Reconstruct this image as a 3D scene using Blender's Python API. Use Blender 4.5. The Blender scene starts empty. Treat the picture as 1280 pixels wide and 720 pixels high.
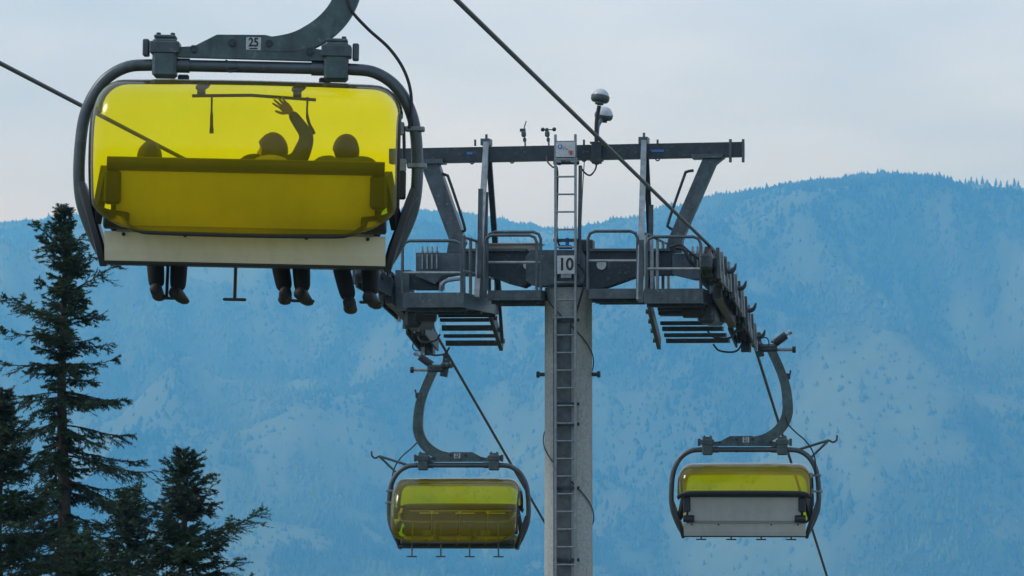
import bpy, bmesh, math, random
import numpy as np
from mathutils import Vector, Matrix, Euler

random.seed(7); rng = np.random.default_rng(7)
R = math.radians
sc = bpy.context.scene
COL = sc.collection

# ------------------------------------------------------------------ camera
# Line-aligned world: X across the lift line, Y along it, Z up, lens at the origin.
FPX = 5000.0                       # focal length in photograph pixels (1280 wide)
YAW = math.atan(761.0 / FPX)       # the lens looks a little left of the line
PITCH = math.atan(200.0 / FPX)     # and slightly upwards
cam_d = bpy.data.cameras.new('camera'); cam = bpy.data.objects.new('camera', cam_d)
COL.objects.link(cam); sc.camera = cam
cam_d.sensor_width = 36.0; cam_d.lens = 36.0 * FPX / 1280.0
cam_d.clip_start = 0.5; cam_d.clip_end = 60000
cam.location = (0, 0, 0); cam.rotation_euler = (math.pi / 2 + PITCH, 0, YAW)

# ------------------------------------------------------------------ sky
SUN_EL, SUN_AZ = R(44), R(-98)     # azimuth from +Y, clockwise
w = bpy.data.worlds.new('World'); sc.world = w; w.use_nodes = True
nt = w.node_tree; nt.nodes.clear()
def N(t, k, **kw):
    n = t.nodes.new(k)
    for a, b in kw.items(): setattr(n, a, b)
    return n
wo = N(nt, 'ShaderNodeOutputWorld'); bg = N(nt, 'ShaderNodeBackground')
sky = N(nt, 'ShaderNodeTexSky'); sky.sky_type = 'NISHITA'; sky.sun_disc = False
sky.sun_elevation = SUN_EL; sky.sun_rotation = SUN_AZ
sky.air_density = 1.0; sky.dust_density = 3.0; sky.ozone_density = 1.5; sky.altitude = 800
tc = N(nt, 'ShaderNodeTexCoord'); mp = N(nt, 'ShaderNodeMapping'); mp.inputs['Scale'].default_value = (1, 1, 4.0)
nz = N(nt, 'ShaderNodeTexNoise'); nz.inputs['Scale'].default_value = 5.0; nz.inputs['Detail'].default_value = 4; nz.inputs['Roughness'].default_value = .5
rp = N(nt, 'ShaderNodeValToRGB'); rp.color_ramp.elements[0].position = .38; rp.color_ramp.elements[1].position = .72
rp.color_ramp.elements[0].color = (.42, .42, .42, 1); rp.color_ramp.elements[1].color = (.95, .95, .95, 1)
mx = N(nt, 'ShaderNodeMix', data_type='RGBA')
# thin veil of high cloud all over the sky, thicker in patches
mx.inputs['B'].default_value = (8.2, 8.9, 9.2, 1)
nt.links.new(tc.outputs['Generated'], mp.inputs['Vector']); nt.links.new(mp.outputs[0], nz.inputs['Vector'])
nt.links.new(nz.outputs['Fac'], rp.inputs['Fac']); nt.links.new(rp.outputs['Color'], mx.inputs['Factor'])
tn = N(nt, 'ShaderNodeMix', data_type='RGBA', blend_type='MULTIPLY'); tn.inputs['Factor'].default_value = 1; tn.inputs['B'].default_value = (.955, 1.06, 1.30, 1)   # cool white balance of the day
nt.links.new(sky.outputs[0], mx.inputs['A']); nt.links.new(mx.outputs['Result'], tn.inputs['A']); nt.links.new(tn.outputs['Result'], bg.inputs['Color'])
bg.inputs['Strength'].default_value = 0.10
nt.links.new(bg.outputs[0], wo.inputs['Surface'])

# ------------------------------------------------------------------ sun
sd = bpy.data.lights.new('sun', 'SUN'); sun = bpy.data.objects.new('sun', sd); COL.objects.link(sun)
sd.energy = 1.7; sd.angle = R(11); sd.color = (1.0, .96, .9)
sv = Vector((math.sin(SUN_AZ) * math.cos(SUN_EL), math.cos(SUN_AZ) * math.cos(SUN_EL), math.sin(SUN_EL)))
sun.rotation_euler = sv.to_track_quat('Z', 'Y').to_euler()
sun.location = (0, 0, 50)

sc.view_settings.view_transform = 'Standard'; sc.view_settings.look = 'None'
sc.view_settings.gamma = 1.0; sc.view_settings.exposure = 0.08; sc.view_settings.use_curve_mapping = False
sc.render.engine = 'CYCLES'
try:
    sc.cycles.max_bounces = 8; sc.cycles.transparent_max_bounces = 16; sc.cycles.volume_bounces = 1
except Exception: pass

# ------------------------------------------------------------------ helpers
CY, SY = math.cos(YAW), math.sin(YAW); CP, SP = math.cos(PITCH), math.sin(PITCH)
def at(px, py, Y):
    """photograph pixel -> point on the world plane Y=const (metres)"""
    x, y = (px - 640) / FPX, (360 - py) / FPX
    d = Vector((x, CP - y * SP, SP + y * CP))            # camera-yaw frame: lateral, depth, up
    wd = Vector((d.x * CY - d.y * SY, d.x * SY + d.y * CY, d.z))
    return wd * (Y / wd.y)

def tag(o, label=None, cat=None, group=None, kind=None):
    if label: o['label'] = label
    if cat: o['category'] = cat
    if group: o['group'] = group
    if kind: o['kind'] = kind
    return o
def empty(name, loc=(0, 0, 0), rot=(0, 0, 0)):
    o = bpy.data.objects.new(name, None); COL.objects.link(o)
    o.location = loc; o.rotation_euler = rot; o.empty_display_size = .2
    return o

class MB:
    def __init__(s): s.v = []; s.f = []
    def add(s, vs, fs):
        b = len(s.v); s.v += [tuple(v) for v in vs]; s.f += [tuple(b + i for i in f) for f in fs]; return s
    def box(s, c, size, rot=None, bev=0.0):
        hx, hy, hz = [q / 2 for q in size]; c = Vector(c)
        vs = []
        if bev > 0:
            b = min(bev, hx * .9, hy * .9, hz * .9)
            prof = lambda ix, iy, k: None
            bm = bmesh.new(); bmesh.ops.create_cube(bm, size=2)
            for v in bm.verts: v.co = Vector((v.co.x * hx, v.co.y * hy, v.co.z * hz))
            bmesh.ops.bevel(bm, geom=bm.edges[:], offset=b, segments=1, affect='EDGES')
            bm.verts.index_update()
            vs = [v.co.copy() for v in bm.verts]; fs = [[v.index for v in f.verts] for f in bm.faces]; bm.free()
        else:
            vs = [Vector((x * hx, y * hy, z * hz)) for x in (-1, 1) for y in (-1, 1) for z in (-1, 1)]
            fs = [(0, 1, 3, 2), (4, 6, 7, 5), (0, 4, 5, 1), (2, 3, 7, 6), (0, 2, 6, 4), (1, 5, 7, 3)]
        if rot is not None: vs = [rot @ v for v in vs]
        return s.add([c + v for v in vs], fs)
    def beam(s, a, b, w, h, up=(0, 0, 1), w2=None, h2=None):
        a, b = Vector(a), Vector(b); d = (b - a).normalized(); up = Vector(up)
        if abs(d.dot(up)) > .98: up = Vector((0, 1, 0))
        sx = d.cross(up).normalized(); sz = sx.cross(d).normalized()
        w2 = w if w2 is None else w2; h2 = h if h2 is None else h2
        vs = [a + sx * (i * w / 2) + sz * (j * h / 2) for i, j in ((-1, -1), (1, -1), (1, 1), (-1, 1))]
        vs += [b + sx * (i * w2 / 2) + sz * (j * h2 / 2) for i, j in ((-1, -1), (1, -1), (1, 1), (-1, 1))]
        return s.add(vs, [(3, 2, 1, 0), (4, 5, 6, 7), (0, 1, 5, 4), (1, 2, 6, 5), (2, 3, 7, 6), (3, 0, 4, 7)])
    def tube(s, pts, r, n=8, closed=False, caps=True):
        pts = [Vector(p) for p in pts]; m = len(pts)
        rs = r if isinstance(r, (list, tuple)) else [r] * m
        tans = []
        for i in range(m):
            if closed: t = pts[(i + 1) % m] - pts[i - 1]
            else: t = pts[min(i + 1, m - 1)] - pts[max(i - 1, 0)]
            tans.append(t.normalized())
        ref = Vector((0, 0, 1)) if abs(tans[0].z) < .9 else Vector((0, 1, 0))
        nrm = (ref - tans[0] * ref.dot(tans[0])).normalized()
        vs, fs = [], []
        for i in range(m):
            nrm = (nrm - tans[i] * nrm.dot(tans[i])).normalized(); bi = tans[i].cross(nrm)
            for k in range(n):
                a = 2 * math.pi * k / n
                vs.append(pts[i] + (nrm * math.cos(a) + bi * math.sin(a)) * rs[i])
        for i in range(m if closed else m - 1):
            j = (i + 1) % m
            for k in range(n):
                fs.append((i * n + k, i * n + (k + 1) % n, j * n + (k + 1) % n, j * n + k))
        if caps and not closed:
            fs.append(tuple(range(n - 1, -1, -1))); fs.append(tuple((m - 1) * n + k for k in range(n)))
        return s.add(vs, fs)
    def ribbon(s, pts, w, t, wdir):
        """flat bar (width w along wdir, thickness t) swept along pts; w may be a list"""
        pts = [Vector(p) for p in pts]; m = len(pts); wd = Vector(wdir).normalized()
        ws = w if isinstance(w, (list, tuple)) else [w] * m
        vs, fs = [], []
        for i in range(m):
            tg = (pts[min(i + 1, m - 1)] - pts[max(i - 1, 0)]).normalized()
            nn = tg.cross(wd).normalized()
            for a, b in ((-1, -1), (1, -1), (1, 1), (-1, 1)):
                vs.append(pts[i] + nn * (a * ws[i] / 2) + wd * (b * t / 2))
        for i in range(m - 1):
            for k in range(4): fs.append((i * 4 + k, i * 4 + (k + 1) % 4, i * 4 + 4 + (k + 1) % 4, i * 4 + 4 + k))
        fs.append((3, 2, 1, 0)); fs.append(tuple((m - 1) * 4 + k for k in range(4)))
        return s.add(vs, fs)
    def prism(s, poly, a, b):
        """polygon given by a function-free list of 3D points, extruded by the vector b-a"""
        d = Vector(b) - Vector(a); n = len(poly); p = [Vector(q) + Vector(a) for q in poly]
        vs = p + [q + d for q in p]
        fs = [tuple(range(n)), tuple(range(2 * n - 1, n - 1, -1))] + [(i, i + n, (i + 1) % n + n, (i + 1) % n) for i in range(n)]
        return s.add(vs, fs)
    def lathe(s, prof, c, axis='Z', n=20):
        """profile [(radius, height)] turned about an axis through c"""
        c = Vector(c); vs, fs = [], []
        for (r, h) in prof:
            for k in range(n):
                a = 2 * math.pi * k / n; x, y = r * math.cos(a), r * math.sin(a)
                q = {'Z': (x, y, h), 'X': (h, x, y), 'Y': (x, h, y)}[axis] if isinstance(axis, str) else axis @ Vector((x, y, h))
                vs.append(c + Vector(q))
        m = len(prof)
        for i in range(m - 1):
            for k in range(n): fs.append((i * n + k, i * n + (k + 1) % n, (i + 1) * n + (k + 1) % n, (i + 1) * n + k))
        fs.append(tuple(range(n - 1, -1, -1))); fs.append(tuple((m - 1) * n + k for k in range(n)))
        return s.add(vs, fs)
    def ell(s, c, rx, ry, rz, n=14, m=9, rot=None):
        c = Vector(c); vs, fs = [], []
        for i in range(m + 1):
            t = math.pi * i / m
            for k in range(n):
                a = 2 * math.pi * k / n
                v = Vector((rx * math.sin(t) * math.cos(a), ry * math.sin(t) * math.sin(a), rz * math.cos(t)))
                if rot is not None: v = rot @ v
                vs.append(c + v)
        for i in range(m):
            for k in range(n): fs.append((i * n + k, i * n + n + k, i * n + n + (k + 1) % n, i * n + (k + 1) % n))
        return s.add(vs, fs)
    def mesh(s, name, smooth=True, angle=35):
        me = bpy.data.meshes.new(name); me.from_pydata(s.v, [], s.f); me.update()
        bm = bmesh.new(); bm.from_mesh(me)
        bmesh.ops.recalc_face_normals(bm, faces=bm.faces[:])
        if smooth:
            for f in bm.faces: f.smooth = True
            ca = R(angle)
            for e in bm.edges:
                if len(e.link_faces) == 2: e.smooth = e.calc_face_angle(0) < ca
        bm.to_mesh(me); bm.free()
        return me
    def build(s, name, mat, parent=None, smooth=True, angle=35):
        o = bpy.data.objects.new(name, s.mesh(name, smooth, angle)); COL.objects.link(o)
        if mat: o.data.materials.append(mat)
        if parent: o.parent = parent
        return o

def spline(pts, n=6):
    """Catmull-Rom through pts"""
    P = [Vector(p) for p in pts]; out = []
    P = [P[0] * 2 - P[1]] + P + [P[-1] * 2 - P[-2]]
    for i in range(1, len(P) - 2):
        a, b, c, d = P[i - 1], P[i], P[i + 1], P[i + 2]
        for k in range(n):
            t = k / n
            out.append(.5 * ((2 * b) + (c - a) * t + (2 * a - 5 * b + 4 * c - d) * t * t + (3 * b - a - 3 * c + d) * t ** 3))
    out.append(P[-2]); return out

def text_obj(name, txt, size, mat, parent, loc, rot, depth=.002, sx=1.0):
    cu = bpy.data.curves.new(name, 'FONT'); cu.body = txt; cu.size = size; cu.align_x = 'CENTER'; cu.align_y = 'CENTER'
    cu.extrude = depth; cu.offset = size * .028
    t = bpy.data.objects.new(name, cu); COL.objects.link(t)
    dg = bpy.context.evaluated_depsgraph_get(); me = bpy.data.meshes.new_from_object(t.evaluated_get(dg))
    bpy.data.objects.remove(t); bpy.data.curves.remove(cu)
    o = bpy.data.objects.new(name, me); COL.objects.link(o); me.materials.clear(); me.materials.append(mat)
    o.parent = parent; o.location = loc; o.rotation_euler = rot; o.scale = (sx, 1, 1)
    return o

# ------------------------------------------------------------------ materials
def mat(name, col, rough=.6, metal=0.0, var=.15, scale=6.0, bump=0.0, col2=None, spec=.5, streak=False, detail=5, grime=0.0):
    m = bpy.data.materials.new(name); m.use_nodes = True; t = m.node_tree
    b = t.nodes['Principled BSDF']
    b.inputs['Roughness'].default_value = rough; b.inputs['Metallic'].default_value = metal
    b.inputs['Specular IOR Level'].default_value = spec
    c = N(t, 'ShaderNodeTexCoord'); mpn = N(t, 'ShaderNodeMapping')
    if streak: mpn.inputs['Scale'].default_value = (1, 1, .15)
    n = N(t, 'ShaderNodeTexNoise'); n.inputs['Scale'].default_value = scale; n.inputs['Detail'].default_value = detail; n.inputs['Roughness'].default_value = .62
    t.links.new(c.outputs['Object'], mpn.inputs['Vector']); t.links.new(mpn.outputs[0], n.inputs['Vector'])
    rmp = N(t, 'ShaderNodeValToRGB')
    c2 = col2 if col2 else tuple(min(1, q * (1 + var)) for q in col)
    c1 = tuple(q * (1 - var) for q in col)
    rmp.color_ramp.elements[0].position = .33; rmp.color_ramp.elements[1].position = .67
    rmp.color_ramp.elements[0].color = (*c1, 1); rmp.color_ramp.elements[1].color = (*c2, 1)
    t.links.new(n.outputs['Fac'], rmp.inputs['Fac']); t.links.new(rmp.outputs['Color'], b.inputs['Base Color'])
    if bump:
        n2 = N(t, 'ShaderNodeTexNoise'); n2.inputs['Scale'].default_value = scale * 6; n2.inputs['Detail'].default_value = 4
        t.links.new(c.outputs['Object'], n2.inputs['Vector'])
        bp = N(t, 'ShaderNodeBump'); bp.inputs['Strength'].default_value = bump; bp.inputs['Distance'].default_value = .01
        t.links.new(n2.outputs['Fac'], bp.inputs['Height']); t.links.new(bp.outputs[0], b.inputs['Normal'])
    if grime:
        gm = N(t, 'ShaderNodeMapping'); gm.inputs['Scale'].default_value = (3.2, 3.2, .5)
        gn = N(t, 'ShaderNodeTexNoise'); gn.inputs['Scale'].default_value = 2.2; gn.inputs['Detail'].default_value = 8; gn.inputs['Roughness'].default_value = .7
        t.links.new(c.outputs['Object'], gm.inputs['Vector']); t.links.new(gm.outputs[0], gn.inputs['Vector'])
        gp = N(t, 'ShaderNodeValToRGB'); gp.color_ramp.elements[0].position = .52; gp.color_ramp.elements[1].position = .72
        gp.color_ramp.elements[0].color = (0, 0, 0, 1); gp.color_ramp.elements[1].color = (grime, grime, grime, 1)
        gx = N(t, 'ShaderNodeMix', data_type='RGBA'); gx.inputs['B'].default_value = (.022, .018, .015, 1)
        t.links.new(gn.outputs['Fac'], gp.inputs['Fac']); t.links.new(gp.outputs['Color'], gx.inputs['Factor'])
        t.links.new(rmp.outputs['Color'], gx.inputs['A'])
        # pale zinc bloom / scuffs
        zn = N(t, 'ShaderNodeTexNoise'); zn.inputs['Scale'].default_value = 17; zn.inputs['Detail'].default_value = 6
        t.links.new(c.outputs['Object'], zn.inputs['Vector'])
        zp = N(t, 'ShaderNodeValToRGB'); zp.color_ramp.elements[0].position = .60; zp.color_ramp.elements[1].position = .74
        zp.color_ramp.elements[0].color = (0, 0, 0, 1); zp.color_ramp.elements[1].color = (grime * .6,) * 3 + (1,)
        zx = N(t, 'ShaderNodeMix', data_type='RGBA'); zx.inputs['B'].default_value = (.26, .29, .30, 1)
        t.links.new(zn.outputs['Fac'], zp.inputs['Fac']); t.links.new(zp.outputs['Color'], zx.inputs['Factor'])
        t.links.new(gx.outputs['Result'], zx.inputs['A']); t.links.new(zx.outputs['Result'], b.inputs['Base Color'])
    rr = N(t, 'ShaderNodeMapRange'); rr.inputs['To Min'].default_value = max(.05, rough - .12); rr.inputs['To Max'].default_value = min(1, rough + .12)
    t.links.new(n.outputs['Fac'], rr.inputs['Value']); t.links.new(rr.outputs[0], b.inputs['Roughness'])
    return m

M = {}
M['steel'] = mat('painted_steel', (.066, .090, .100), .45, .4, .3, 5, .08, grime=.6)
M['steel_dark'] = mat('weathered_steel', (.030, .043, .050), .5, .35, .3, 6, .1, grime=.5)
M['galv'] = mat('galvanised_steel', (.22, .26, .275), .45, .5, .25, 9, .05, grime=.45)
M['galv_bright'] = mat('bright_galvanised', (.42, .46, .47), .42, .5, .2, 9, .03)
M['concrete'] = mat('galvanised_mast', (.30, .33, .325), .65, .15, .20, 22, .12, grime=.3, streak=False)
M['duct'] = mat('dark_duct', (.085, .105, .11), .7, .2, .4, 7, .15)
M['rubber'] = mat('black_rubber', (.012, .014, .016), .6, 0, .2, 10)
M['black'] = mat('black_plastic', (.014, .017, .02), .42, 0, .25, 8)
M['frame'] = mat('grey_paint', (.070, .090, .10), .38, .35, .22, 4, .05, grime=.4)
M['green_steel'] = mat('green_clamp_paint', (.062, .098, .10), .45, .3, .3, 8, .08, grime=.55)
M['panel'] = mat('cream_panel', (.66, .61, .46), .45, 0, .06, 3, .02, grime=.12)
M['panel_white'] = mat('pale_panel', (.40, .42, .42), .4, 0, .08, 3, .02, grime=.14)
M['plate'] = mat('white_plate', (.42, .46, .47), .45, 0, .2, 30, grime=.25)
M['ink'] = mat('black_ink', (.01, .012, .015), .5, 0, .1, 10)
M['cushion'] = mat('dark_cushion', (.02, .022, .025), .75, 0, .25, 14, .15)
M['rope'] = mat('steel_rope', (.03, .034, .038), .5, .5, .3, 40, .2)
M['tan_box'] = mat('tan_box', (.30, .27, .22), .6, 0, .15, 5)
M['blue'] = mat('blue_paint', (.03, .14, .42), .4, 0, .1, 5)
M['red'] = mat('red_ink', (.5, .05, .05), .5, 0, .1, 5)
M['lamp_shell'] = mat('lamp_shell', (.06, .075, .08), .4, .2, .2, 8)
M['lamp_cap'] = mat('lamp_cap', (.42, .46, .48), .35, .0, .12, 8)
M['skin'] = mat('skin', (.45, .28, .2), .5, 0, .08, 6)
M['hair'] = mat('dark_hair', (.025, .018, .012), .55, 0, .3, 40, .3)
M['hair_brown'] = mat('brown_hair', (.05, .032, .018), .55, 0, .3, 40, .3)
M['jacket_dark'] = mat('dark_jacket', (.03, .035, .045), .8, 0, .2, 12, .2)
M['jacket_grey'] = mat('grey_jacket', (.10, .11, .12), .8, 0, .2, 12, .2)
M['trousers'] = mat('black_trousers', (.007, .009, .013), .85, 0, .3, 16, .2)
M['shoe'] = mat('dark_shoe', (.008, .009, .011), .6, 0, .3, 14, .1)
M['sole'] = mat('shoe_sole', (.06, .06, .06), .7, 0, .2, 14)
M['vest'] = mat('pale_hood', (.35, .36, .34), .8, 0, .15, 12, .1)

def canopy_mat():
    m = bpy.data.materials.new('yellow_acrylic'); m.use_nodes = True; t = m.node_tree; t.nodes.clear()
    o = N(t, 'ShaderNodeOutputMaterial')
    tr = N(t, 'ShaderNodeBsdfTransparent'); tl = N(t, 'ShaderNodeBsdfTranslucent'); df = N(t, 'ShaderNodeBsdfDiffuse'); gl = N(t, 'ShaderNodeBsdfGlossy')
    c = N(t, 'ShaderNodeTexCoord'); n = N(t, 'ShaderNodeTexNoise'); n.inputs['Scale'].default_value = 2.6; n.inputs['Detail'].default_value = 6; n.inputs['Roughness'].default_value = .6
    mp_ = N(t, 'ShaderNodeMapping'); mp_.inputs['Scale'].default_value = (1.0, .6, .35)     # run-off smears
    n2 = N(t, 'ShaderNodeTexNoise'); n2.inputs['Scale'].default_value = 9; n2.inputs['Detail'].default_value = 7; n2.inputs['Roughness'].default_value = .7
    t.links.new(c.outputs['Object'], n.inputs['Vector']); t.links.new(c.outputs['Object'], mp_.inputs['Vector']); t.links.new(mp_.outputs[0], n2.inputs['Vector'])
    rm = N(t, 'ShaderNodeValToRGB'); rm.color_ramp.elements[0].position = .3; rm.color_ramp.elements[1].position = .7
    rm.color_ramp.elements[0].color = (1.0, .84, .0, 1); rm.color_ramp.elements[1].color = (1, .89, .002, 1)
    t.links.new(n.outputs['Fac'], rm.inputs['Fac']); t.links.new(rm.outputs['Color'], tr.inputs['Color'])
    tl.inputs['Color'].default_value = (1.0, .79, .0, 1); df.inputs['Color'].default_value = (1.0, .82, .02, 1)
    gr = N(t, 'ShaderNodeMapRange'); gr.inputs['To Min'].default_value = .04; gr.inputs['To Max'].default_value = .3
    t.links.new(n2.outputs['Fac'], gr.inputs['Value']); t.links.new(gr.outputs[0], gl.inputs['Roughness'])
    m1 = N(t, 'ShaderNodeMixShader'); m1.inputs['Fac'].default_value = .12
    t.links.new(tl.outputs[0], m1.inputs[1]); t.links.new(df.outputs[0], m1.inputs[2])
    fc = N(t, 'ShaderNodeMapRange'); fc.inputs['From Min'].default_value = .3; fc.inputs['From Max'].default_value = .72; fc.inputs['To Min'].default_value = .15; fc.inputs['To Max'].default_value = .19
    t.links.new(n2.outputs['Fac'], fc.inputs['Value'])
    m2 = N(t, 'ShaderNodeMixShader'); t.links.new(fc.outputs[0], m2.inputs['Fac'])
    t.links.new(tr.outputs[0], m2.inputs[1]); t.links.new(m1.outputs[0], m2.inputs[2])
    lw = N(t, 'ShaderNodeFresnel'); lw.inputs['IOR'].default_value = 1.38
    m3 = N(t, 'ShaderNodeMixShader'); t.links.new(lw.outputs[0], m3.inputs['Fac'])
    t.links.new(m2.outputs[0], m3.inputs[1]); t.links.new(gl.outputs[0], m3.inputs[2]); t.links.new(m3.outputs[0], o.inputs['Surface'])
    return m
M['canopy'] = canopy_mat()

# ------------------------------------------------------------------ ground and hills
def ground_z(Y):
    """the ski slope drops away from the lens into the valley"""
    Y = np.asarray(Y, float)
    z = np.where(Y < 60, -1.7 - .13 * Y, -9.5 - .26 * (Y - 60))
    return np.maximum(z, -330)
def fbm(x, y, scale, oct=4, seed=0):
    r = np.random.default_rng(seed); out = np.zeros_like(x, float); amp = 1; tot = 0
    for o in range(oct):
        f = 2 ** o / scale
        for k in range(5):
            a = r.uniform(0, 2 * np.pi); p = r.uniform(0, 2 * np.pi); g = r.uniform(.7, 1.35)
            out += amp * np.sin((x * np.cos(a) + y * np.sin(a)) * f * g * 6.283 + p) / 5 ** .5
        tot += amp; amp *= .55
    return out / tot
def grid_mesh(name, A, B, Z, m):
    na, nb = A.shape; v = np.stack([A, B, Z], -1).reshape(-1, 3)
    i = np.arange(na * nb).reshape(na, nb)
    q = np.stack([i[:-1, :-1], i[1:, :-1], i[1:, 1:], i[:-1, 1:]], -1).reshape(-1, 4)
    me = bpy.data.meshes.new(name); me.vertices.add(len(v)); me.vertices.foreach_set('co', v.ravel())
    me.loops.add(q.size); me.loops.foreach_set('vertex_index', q.ravel().astype(np.int32))
    me.polygons.add(len(q)); me.polygons.foreach_set('loop_start', np.arange(0, q.size, 4, dtype=np.int32))
    me.update(calc_edges=True); me.validate()
    me.polygons.foreach_set('use_smooth', np.ones(len(q), bool))
    me.materials.append(m); o = bpy.data.objects.new(name, me); COL.objects.link(o); return o
def tri_mesh(name, v, f, m, parent=None, smooth=False):
    me = bpy.data.meshes.new(name); me.vertices.add(len(v)); me.vertices.foreach_set('co', np.ascontiguousarray(v, dtype=np.float32).ravel())
    f = np.ascontiguousarray(f, dtype=np.int32); me.loops.add(f.size); me.loops.foreach_set('vertex_index', f.ravel())
    me.polygons.add(len(f)); me.polygons.foreach_set('loop_start', np.arange(0, f.size, f.shape[1], dtype=np.int32))
    me.update(calc_edges=True)
    if smooth: me.polygons.foreach_set('use_smooth', np.ones(len(f), bool))
    me.materials.append(m); o = bpy.data.objects.new(name, me); COL.objects.link(o)
    if parent: o.parent = parent
    return o

M['meadow'] = mat('slope_grass', (.11, .14, .055), .9, 0, .3, .8, .4, col2=(.19, .19, .095))
ys = np.concatenate([np.linspace(-60, 120, 61), np.linspace(130, 1600, 50)])
xs = np.linspace(-1200, 1200, 121)
A, B = np.meshgrid(xs, ys, indexing='ij')
Zg = ground_z(B) + fbm(A, B, 40, 3, 3) * .35 * np.clip(B / 40, 0, 1)
tag(grid_mesh('ground', A, B, Zg, M['meadow']), kind='structure')

def hill_mat():
    m = bpy.data.materials.new('hillside'); m.use_nodes = True; t = m.node_tree; b = t.nodes['Principled BSDF']
    b.inputs['Roughness'].default_value = .95; b.inputs['Specular IOR Level'].default_value = .1
    at_ = N(t, 'ShaderNodeAttribute'); at_.attribute_name = 'clearing'
    c = N(t, 'ShaderNodeTexCoord'); n = N(t, 'ShaderNodeTexNoise'); n.inputs['Scale'].default_value = .012; n.inputs['Detail'].default_value = 9
    t.links.new(c.outputs['Object'], n.inputs['Vector'])
    r1 = N(t, 'ShaderNodeValToRGB'); r1.color_ramp.elements[0].color = (.018, .03, .016, 1); r1.color_ramp.elements[1].color = (.05, .075, .03, 1)
    r2 = N(t, 'ShaderNodeValToRGB'); r2.color_ramp.elements[0].color = (.05, .08, .035, 1); r2.color_ramp.elements[1].color = (.10, .11, .065, 1)
    for r_ in (r1, r2): t.links.new(n.outputs['Fac'], r_.inputs['Fac']); r_.color_ramp.elements[0].position = .3; r_.color_ramp.elements[1].position = .75
    mxn = N(t, 'ShaderNodeMix', data_type='RGBA'); t.links.new(at_.outputs['Fac'], mxn.inputs['Factor'])
    t.links.new(r1.outputs['Color'], mxn.inputs['A']); t.links.new(r2.outputs['Color'], mxn.inputs['B'])
    st = N(t, 'ShaderNodeAttribute'); st.attribute_name = 'stand_fold_shade'
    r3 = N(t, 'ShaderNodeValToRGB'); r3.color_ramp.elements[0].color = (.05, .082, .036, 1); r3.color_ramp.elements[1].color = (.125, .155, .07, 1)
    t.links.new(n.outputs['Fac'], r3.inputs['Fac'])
    ms = N(t, 'ShaderNodeMix', data_type='RGBA'); t.links.new(st.outputs['Fac'], ms.inputs['Factor'])  # mixes painted fold light and shade, with young growth, into the ground colour
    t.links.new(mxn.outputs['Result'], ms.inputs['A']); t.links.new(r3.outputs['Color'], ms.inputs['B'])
    t.links.new(ms.outputs['Result'], b.inputs['Base Color']); return m
M['hill'] = hill_mat()

# crest line read off as lateral angle -> elevation angle, turned into metres at the crest's own distance
U = np.array([-2600, -600, -300, 0, 60, 120, 300, 530, 600, 650, 700, 740, 780, 830, 880, 960, 1040, 1100, 1150, 1180, 1230, 1280, 1500, 1900, 3600.])
V = np.array([330, 300, 292, 283, 277, 270, 262, 266, 272, 282, 291, 284, 277, 262, 248, 235, 226, 220, 222, 229, 233, 236, 246, 275, 320.])
D0 = 6000.0
def ridge_D(a): return 8200 + 2600 / (1 + np.exp((a - 150) / 140.0))
def hill_height(a, D):
    Dr = ridge_D(a); u = 640 + FPX * a / Dr
    H = (560 - np.interp(u, U, V)) / FPX * Dr
    zv = -300.0; t = (D - D0) / (Dr - D0); tc_ = np.clip(t, 0, 1)
    g = np.sin(tc_ * np.pi / 2) ** 1.15
    z = zv + (H - zv) * g
    z = z + (fbm(a + D * .25, D * .45, 1100, 3, 11) * 150 + np.abs(fbm(a + D * .3, D * .25, 620, 3, 5)) * -150) * np.sin(np.pi * tc_) ** 1.1
    z = np.minimum(z, H * D / Dr - 55 * (1 - tc_))   # the crest stays the skyline of the slope below it
    z = np.where(t > 1, H - .22 * (D - Dr), z)
    return z + fbm(a, D, 260, 3, 21) * 6 * np.clip(1 - np.abs(t - 1) * 3, 0, 1)
def stand_fold_shade_of(a, D):
    """0 = old dark spruce, 1 = young pale growth; diagonal bands also paint fold light and shade"""
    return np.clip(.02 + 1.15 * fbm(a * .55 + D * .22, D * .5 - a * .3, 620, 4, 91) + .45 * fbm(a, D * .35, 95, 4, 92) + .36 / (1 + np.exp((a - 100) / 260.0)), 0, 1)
def clearing(a, D):
    n = fbm(a, D * .55, 620, 4, 31); return np.clip((n - .12) * 2.2, 0, .6)
aa = np.linspace(-4000, 4000, 401); dd = np.linspace(1500, 14000, 461)
A, B = np.meshgrid(aa, dd, indexing='ij'); Zh = hill_height(A, B)
Zh = np.where(B < D0, np.maximum(Zh, -300) - 0.0 * B, Zh)
hill = grid_mesh('hills', A, B, Zh, M['hill']); tag(hill, kind='structure'); hill.rotation_euler.z = YAW
hill.data.attributes.new('stand_fold_shade', 'FLOAT', 'POINT').data.foreach_set('value', stand_fold_shade_of(A, B).ravel().astype(np.float32))
ca = hill.data.attributes.new('clearing', 'FLOAT', 'POINT')
crest_bare = lambda a, D: np.clip((640 + FPX * a / ridge_D(a) - 1172) / 12, 0, 1) * np.clip((D - ridge_D(a) + 520) / 100, 0, 1)
ca.data.foreach_set('value', np.clip(clearing(A, B) + crest_bare(A, B), 0, 1).ravel().astype(np.float32))

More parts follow.
